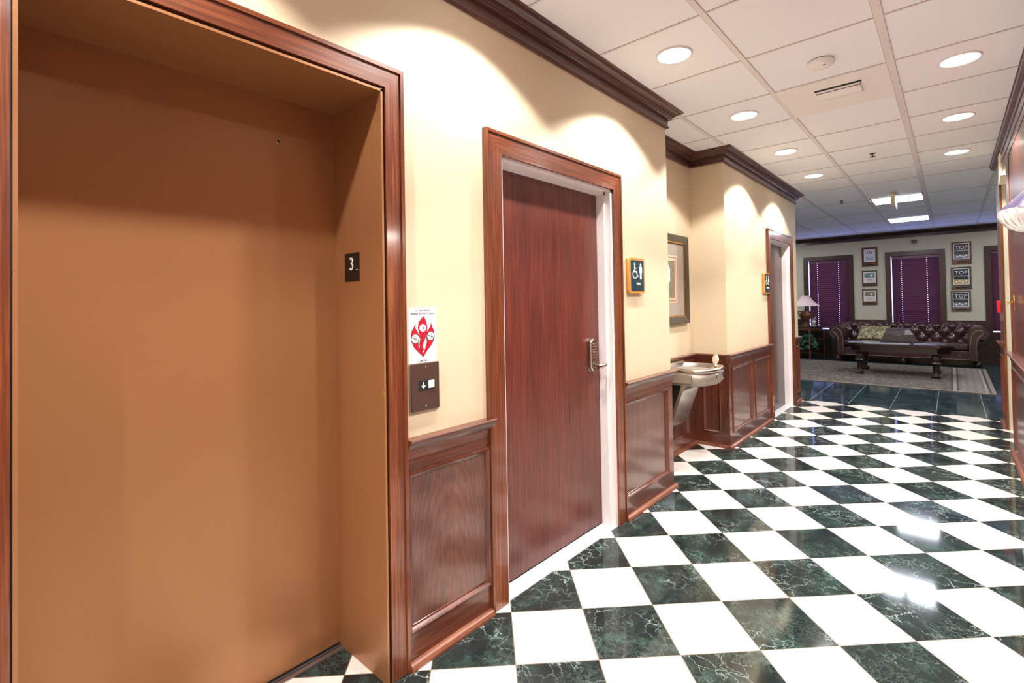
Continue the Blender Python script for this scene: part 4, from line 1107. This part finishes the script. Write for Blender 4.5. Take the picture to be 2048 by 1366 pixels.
# ================================================================== COFFEE TABLE
TX0, TX1, TY0, TY1, TZ = -0.175, 1.215, 8.80, 9.72, 0.525
TC = ((TX0+TX1)/2, (TY0+TY1)/2)
e = empty('coffee_table', (TC[0], TC[1], 0.009), 'dark carved wooden coffee table with thick paw-footed legs on the rug', 'table'); org = tuple(e.location)
def octo(g, c=0.17): return [(TX0-g+c, TY0-g), (TX1+g-c, TY0-g), (TX1+g, TY0-g+c), (TX1+g, TY1+g-c), (TX1+g-c, TY1+g), (TX0-g+c, TY1+g), (TX0-g, TY1+g-c), (TX0-g, TY0-g+c)]
FZ = (Vector((0, 0, 0)), X_, Y_, Z_)
m = MB(org); m.mat(M['dark_wood']).prism(octo(0.0), TZ-0.018, TZ, FZ); m.prism(octo(0.012), TZ-0.030, TZ-0.012, FZ); m.prism(octo(-0.01), TZ-0.045, TZ-0.028, FZ)
m.build('table_top', None, e)
m = MB(org); m.mat(M['dark_wood'])
ring_ = octo(0.0)
k = 0
for (p, q) in zip(ring_, ring_[1:]+ring_[:1]):
    L = math.hypot(q[0]-p[0], q[1]-p[1]); nb = max(3, int(L/0.022))
    for i in range(nb):
        t = (i+.5)/nb; m.lathe([(0.0, -0.007), (0.007, 0), (0.0, 0.007)], (p[0]+(q[0]-p[0])*t, p[1]+(q[1]-p[1])*t, TZ-0.034), 'Z', 5)
m.build('beaded_edge', None, e)
m = MB(org); m.mat(M['dark_wood']).prism(octo(-0.05, 0.15), TZ-0.125, TZ-0.04, FZ); m.prism(octo(-0.04, 0.15), TZ-0.135, TZ-0.120, FZ); m.build('apron', None, e)
for lx in (TX0+0.18, TX1-0.22):
    for ly in (TY0+0.15, TY1-0.15):
        m = MB(org); m.mat(M['dark_wood_v'])
        m.lathe([(0.085, 0.40), (0.09, 0.385), (0.06, 0.37), (0.05, 0.35), (0.058, 0.33), (0.06, 0.27), (0.052, 0.255), (0.070, 0.245), (0.072, 0.232), (0.05, 0.222), (0.046, 0.19), (0.042, 0.12), (0.036, 0.075), (0.044, 0.06), (0.05, 0.04), (0.048, 0.009)], (lx, ly, 0), 'Z', 24, sq=4.0)
        leg_o = m.build('table_leg', None, e)
        f_ = MB(org); f_.mat(M['dark_wood_v'])
        sd = -1 if ly < TC[1] else 1
        for t_ in (-0.036, -0.012, 0.012, 0.036):
            f_.tube([(lx+t_, ly+sd*0.02, 0.05), (lx+t_*1.15, ly+sd*0.07, 0.045), (lx+t_*1.25, ly+sd*0.105, 0.024)], [0.02, 0.018, 0.012], 8)
        f_.box(lx-0.05, lx+0.05, ly-0.05, ly+0.05, 0.009, 0.05, 0.012, 2)
        f_.build('paw_foot', None, leg_o)
m = MB((0.50, 9.53, TZ)); m.mat(M['carved'])
def trapz(m, w0, d0, z0, w1, d1, z1, cx=0.50, cy=9.53):
    a = [(cx-w0, cy-d0, z0), (cx+w0, cy-d0, z0), (cx+w0, cy+d0, z0), (cx-w0, cy+d0, z0)]; b = [(cx-w1, cy-d1, z1), (cx+w1, cy-d1, z1), (cx+w1, cy+d1, z1), (cx-w1, cy+d1, z1)]
    va = [m.bm.verts.new(Vector(p)-m.o) for p in a]; vb = [m.bm.verts.new(Vector(p)-m.o) for p in b]
    m._f(va[::-1]); m._f(vb)
    for i in range(4): m._f([va[i], va[(i+1) % 4], vb[(i+1) % 4], vb[i]])
be = empty('carved_box', (0.50, 9.53, TZ), 'dark carved wooden box with sloping lid standing on the coffee table', 'box')
trapz(m, 0.25, 0.15, TZ, 0.25, 0.15, TZ+0.03); trapz(m, 0.235, 0.14, TZ+0.03, 0.20, 0.12, TZ+0.13)
m.build('body', None, be)
m = MB((0.50, 9.53, TZ)); m.mat(M['carved'])
trapz(m, 0.21, 0.128, TZ+0.131, 0.20, 0.12, TZ+0.15); trapz(m, 0.19, 0.115, TZ+0.15, 0.16, 0.09, TZ+0.215); trapz(m, 0.168, 0.095, TZ+0.215, 0.16, 0.09, TZ+0.235)
m.build('lid', None, be)
mags = [(-0.03, 9.16, 0.30, 0.22, 0.1, 'magazine', 'blue magazine at the left end of the coffee table'), (0.22, 8.97, 0.30, 0.22, 0.02, 'magazine_b', 'pale magazine near the front edge of the coffee table, left of its middle'),
        (0.52, 8.98, 0.30, 0.21, -0.05, 'magazine_b', 'pale magazine before the carved box on the coffee table'), (0.86, 9.08, 0.28, 0.21, 0.12, 'magazine', 'blue magazine right of the carved box on the coffee table'),
        (0.98, 9.32, 0.28, 0.2, -0.1, 'magazine_c', 'dark magazine at the right rear of the coffee table'), (0.12, 9.40, 0.24, 0.19, 0.2, 'magazine_c', 'dark magazine left of the carved box on the coffee table')]
for (x, y, a, b, rz, mt, lab) in mags:
    e2 = empty('magazine', (x, y, TZ), lab, 'magazine', 'magazines on the coffee table', rz=rz)
    m = MB((0, 0, 0)); m.mat(M['paper']).box(-a/2+.002, a/2-.002, -b/2+.002, b/2-.002, 0.0005, 0.006)
    o = m.build('pages', None, None); o.parent = e2
    m = MB((0, 0, 0)); m.mat(M[mt]).box(-a/2, a/2, -b/2, b/2, 0.006, 0.0072); m.mat(M['white_ink']).box(-a*.4, a*.2, b*.18, b*.36, 0.0072, 0.0075)
    o = m.build('cover', None, None); o.parent = e2

# ================================================================== SIDE TABLE, LAMP, PLANT
PX, PY, PR, PZ = -1.22, 11.10, 0.40, 0.70
e = empty('side_table', (PX, PY, 0), 'dark many-sided side table with turned legs left of the sofa', 'table'); org = tuple(e.location)
hexa = lambda r, n=8: [(PX+r*math.cos(2*PI*(i+.5)/n), PY+r*math.sin(2*PI*(i+.5)/n)) for i in range(n)]
m = MB(org); m.mat(M['dark_wood']).prism(hexa(PR), PZ-0.02, PZ, FZ); m.build('table_top', None, e)
m = MB(org); m.mat(wood('side_table_apron_wood', 'X', (46, 22, 12), (84, 46, 28), (120, 72, 46))).prism(hexa(PR-0.03), PZ-0.085, PZ-0.02, FZ); m.build('apron', None, e)
m = MB(org); m.mat(M['dark_wood']).prism(hexa(PR-0.05), 0.13, 0.15, FZ); m.build('lower_shelf', None, e)
lw = wood('side_table_leg_wood', 'Z', (70, 36, 22), (110, 64, 42), (150, 98, 70))
for i in range(8):
    if i % 2 == 0 or i == 5:
        a = 2*PI*(i+.5)/8; lx, ly = PX+(PR-0.05)*math.cos(a), PY+(PR-0.05)*math.sin(a)
        m = MB(org); m.mat(lw).lathe([(0.014, 0.0), (0.018, 0.02), (0.014, 0.05), (0.02, 0.12), (0.02, 0.16), (0.012, 0.2), (0.018, 0.35), (0.021, 0.5), (0.014, 0.56), (0.022, 0.58), (0.022, PZ-0.08)], (lx, ly, 0), 'Z', 12); m.build('turned_leg', None, e)
LX, LY = -1.20, 11.05
e = empty('table_lamp', (LX, LY, PZ), 'table lamp with bell shade and bronzed urn base on the side table', 'lamp'); org = tuple(e.location)
m = MB(org); m.mat(M['urn']).lathe([(0.085, 0), (0.085, 0.02), (0.06, 0.035), (0.035, 0.06), (0.032, 0.09), (0.045, 0.115), (0.085, 0.15), (0.12, 0.205), (0.125, 0.25), (0.105, 0.285), (0.085, 0.30), (0.095, 0.315), (0.05, 0.33), (0.02, 0.34)], (LX, LY, PZ), 'Z', 28)
for sg in (-1, 1): m.tube([(LX+sg*0.11, LY, PZ+0.23), (LX+sg*0.15, LY, PZ+0.27), (LX+sg*0.145, LY, PZ+0.31), (LX+sg*0.09, LY, PZ+0.315)], 0.010, 8)
m.build('urn_base', None, e)
m = MB(org); m.mat(M['brass']).lathe([(0.008, 0.33), (0.008, 0.65)], (LX, LY, PZ), 'Z', 10); m.build('stem', None, e)
m = MB(org); m.mat(M['lampshade'])
m.grid(lambda a, b: (LX+(0.09+0.185*b**1.7)*(1+.012*math.cos(24*2*PI*a))*math.cos(2*PI*a), LY+(0.09+0.185*b**1.7)*(1+.012*math.cos(24*2*PI*a))*math.sin(2*PI*a), PZ+0.665-0.225*b), 144, 10)
m.build('lamp_shade', None, e)
e = empty('crystal_ornament', (-1.045, 10.98, PZ), 'clear crystal ornament beside the urn lamp on the side table', 'ornament'); org = tuple(e.location)
m = MB(org); m.mat(M['crystal']).lathe([(0.05, 0), (0.055, 0.015), (0.03, 0.03), (0.045, 0.06), (0.06, 0.09), (0.045, 0.12), (0.02, 0.14), (0.028, 0.155), (0.0, 0.175)], (-1.045, 10.98, PZ), 'Z', 9, smooth=False); m.build('body', None, e)
m = MB(org); m.mat(M['crystal']).prism([(-0.01, 0.08), (0.03, 0.10), (0.055, 0.20), (0.035, 0.215), (0.01, 0.14)], -0.012, 0.012, (Vector((-1.045, 10.98, PZ)), X_, Z_, -Y_)); m.build('wing', None, e)
e = empty('potted_ivy', (-1.19, 10.98, 0.15), 'potted green ivy trailing on the lower shelf of the side table', 'plant'); org = tuple(e.location)
m = MB(org); m.mat(M['terracotta']).lathe([(0.06, 0.0), (0.085, 0.13), (0.09, 0.135), (0.08, 0.135)], (-1.19, 10.98, 0.15), 'Z', 20); m.build('pot', None, e)
m = MB(org); m.mat(M['leaf'])
for k in range(210):
    a = random.uniform(0, 2*PI); rr = random.uniform(0.04, 0.21)
    droop = random.random()
    p = Vector((-1.17+rr*math.cos(a)*1.05, 10.93+rr*math.sin(a)*0.9, 0.50-droop*0.22*(rr/0.2)**1.2+random.uniform(-.03, .05)))
    if rr > 0.13: p.z -= random.uniform(0, 0.18)
    n_ = Vector((random.uniform(-1, 1), random.uniform(-1.4, .3), random.uniform(0, 1.3))).normalized()
    t = n_.cross(Vector((0.3, 0.2, 1))).normalized(); b = n_.cross(t)
    sz = random.uniform(0.022, 0.036)
    lf = [(0, -1), (0.55, -0.55), (0.95, -0.2), (0.5, 0.2), (0.45, 0.7), (0, 1.1), (-0.45, 0.7), (-0.5, 0.2), (-0.95, -0.2), (-0.55, -0.55)]
    m.prism([(u*sz, v*sz) for u, v in lf], -0.0006, 0.0006, (p, t, b, n_))
for k in range(14):
    a = random.uniform(0, 2*PI); m.tube([(-1.19, 10.98, 0.28), (-1.19+.08*math.cos(a), 10.97+.08*math.sin(a), 0.46), (-1.18+.18*math.cos(a), 10.95+.16*math.sin(a), 0.36)], 0.003, 5)
m.build('foliage', None, e)
m = MB((1.6, 11.3, 0)); m.mat(M['gap'] if False else M['terracotta']).tube([(1.705, 11.5, 0.46), (1.73, 11.52, 0.36), (1.79, 11.54, 0.25), (1.92, 11.55, 0.17), (2.1, 11.56, 0.12)], 0.006, 6)
tag(m.build('power_cord'), 'thin grey power cord curving down beside the right arm of the sofa', 'cord')
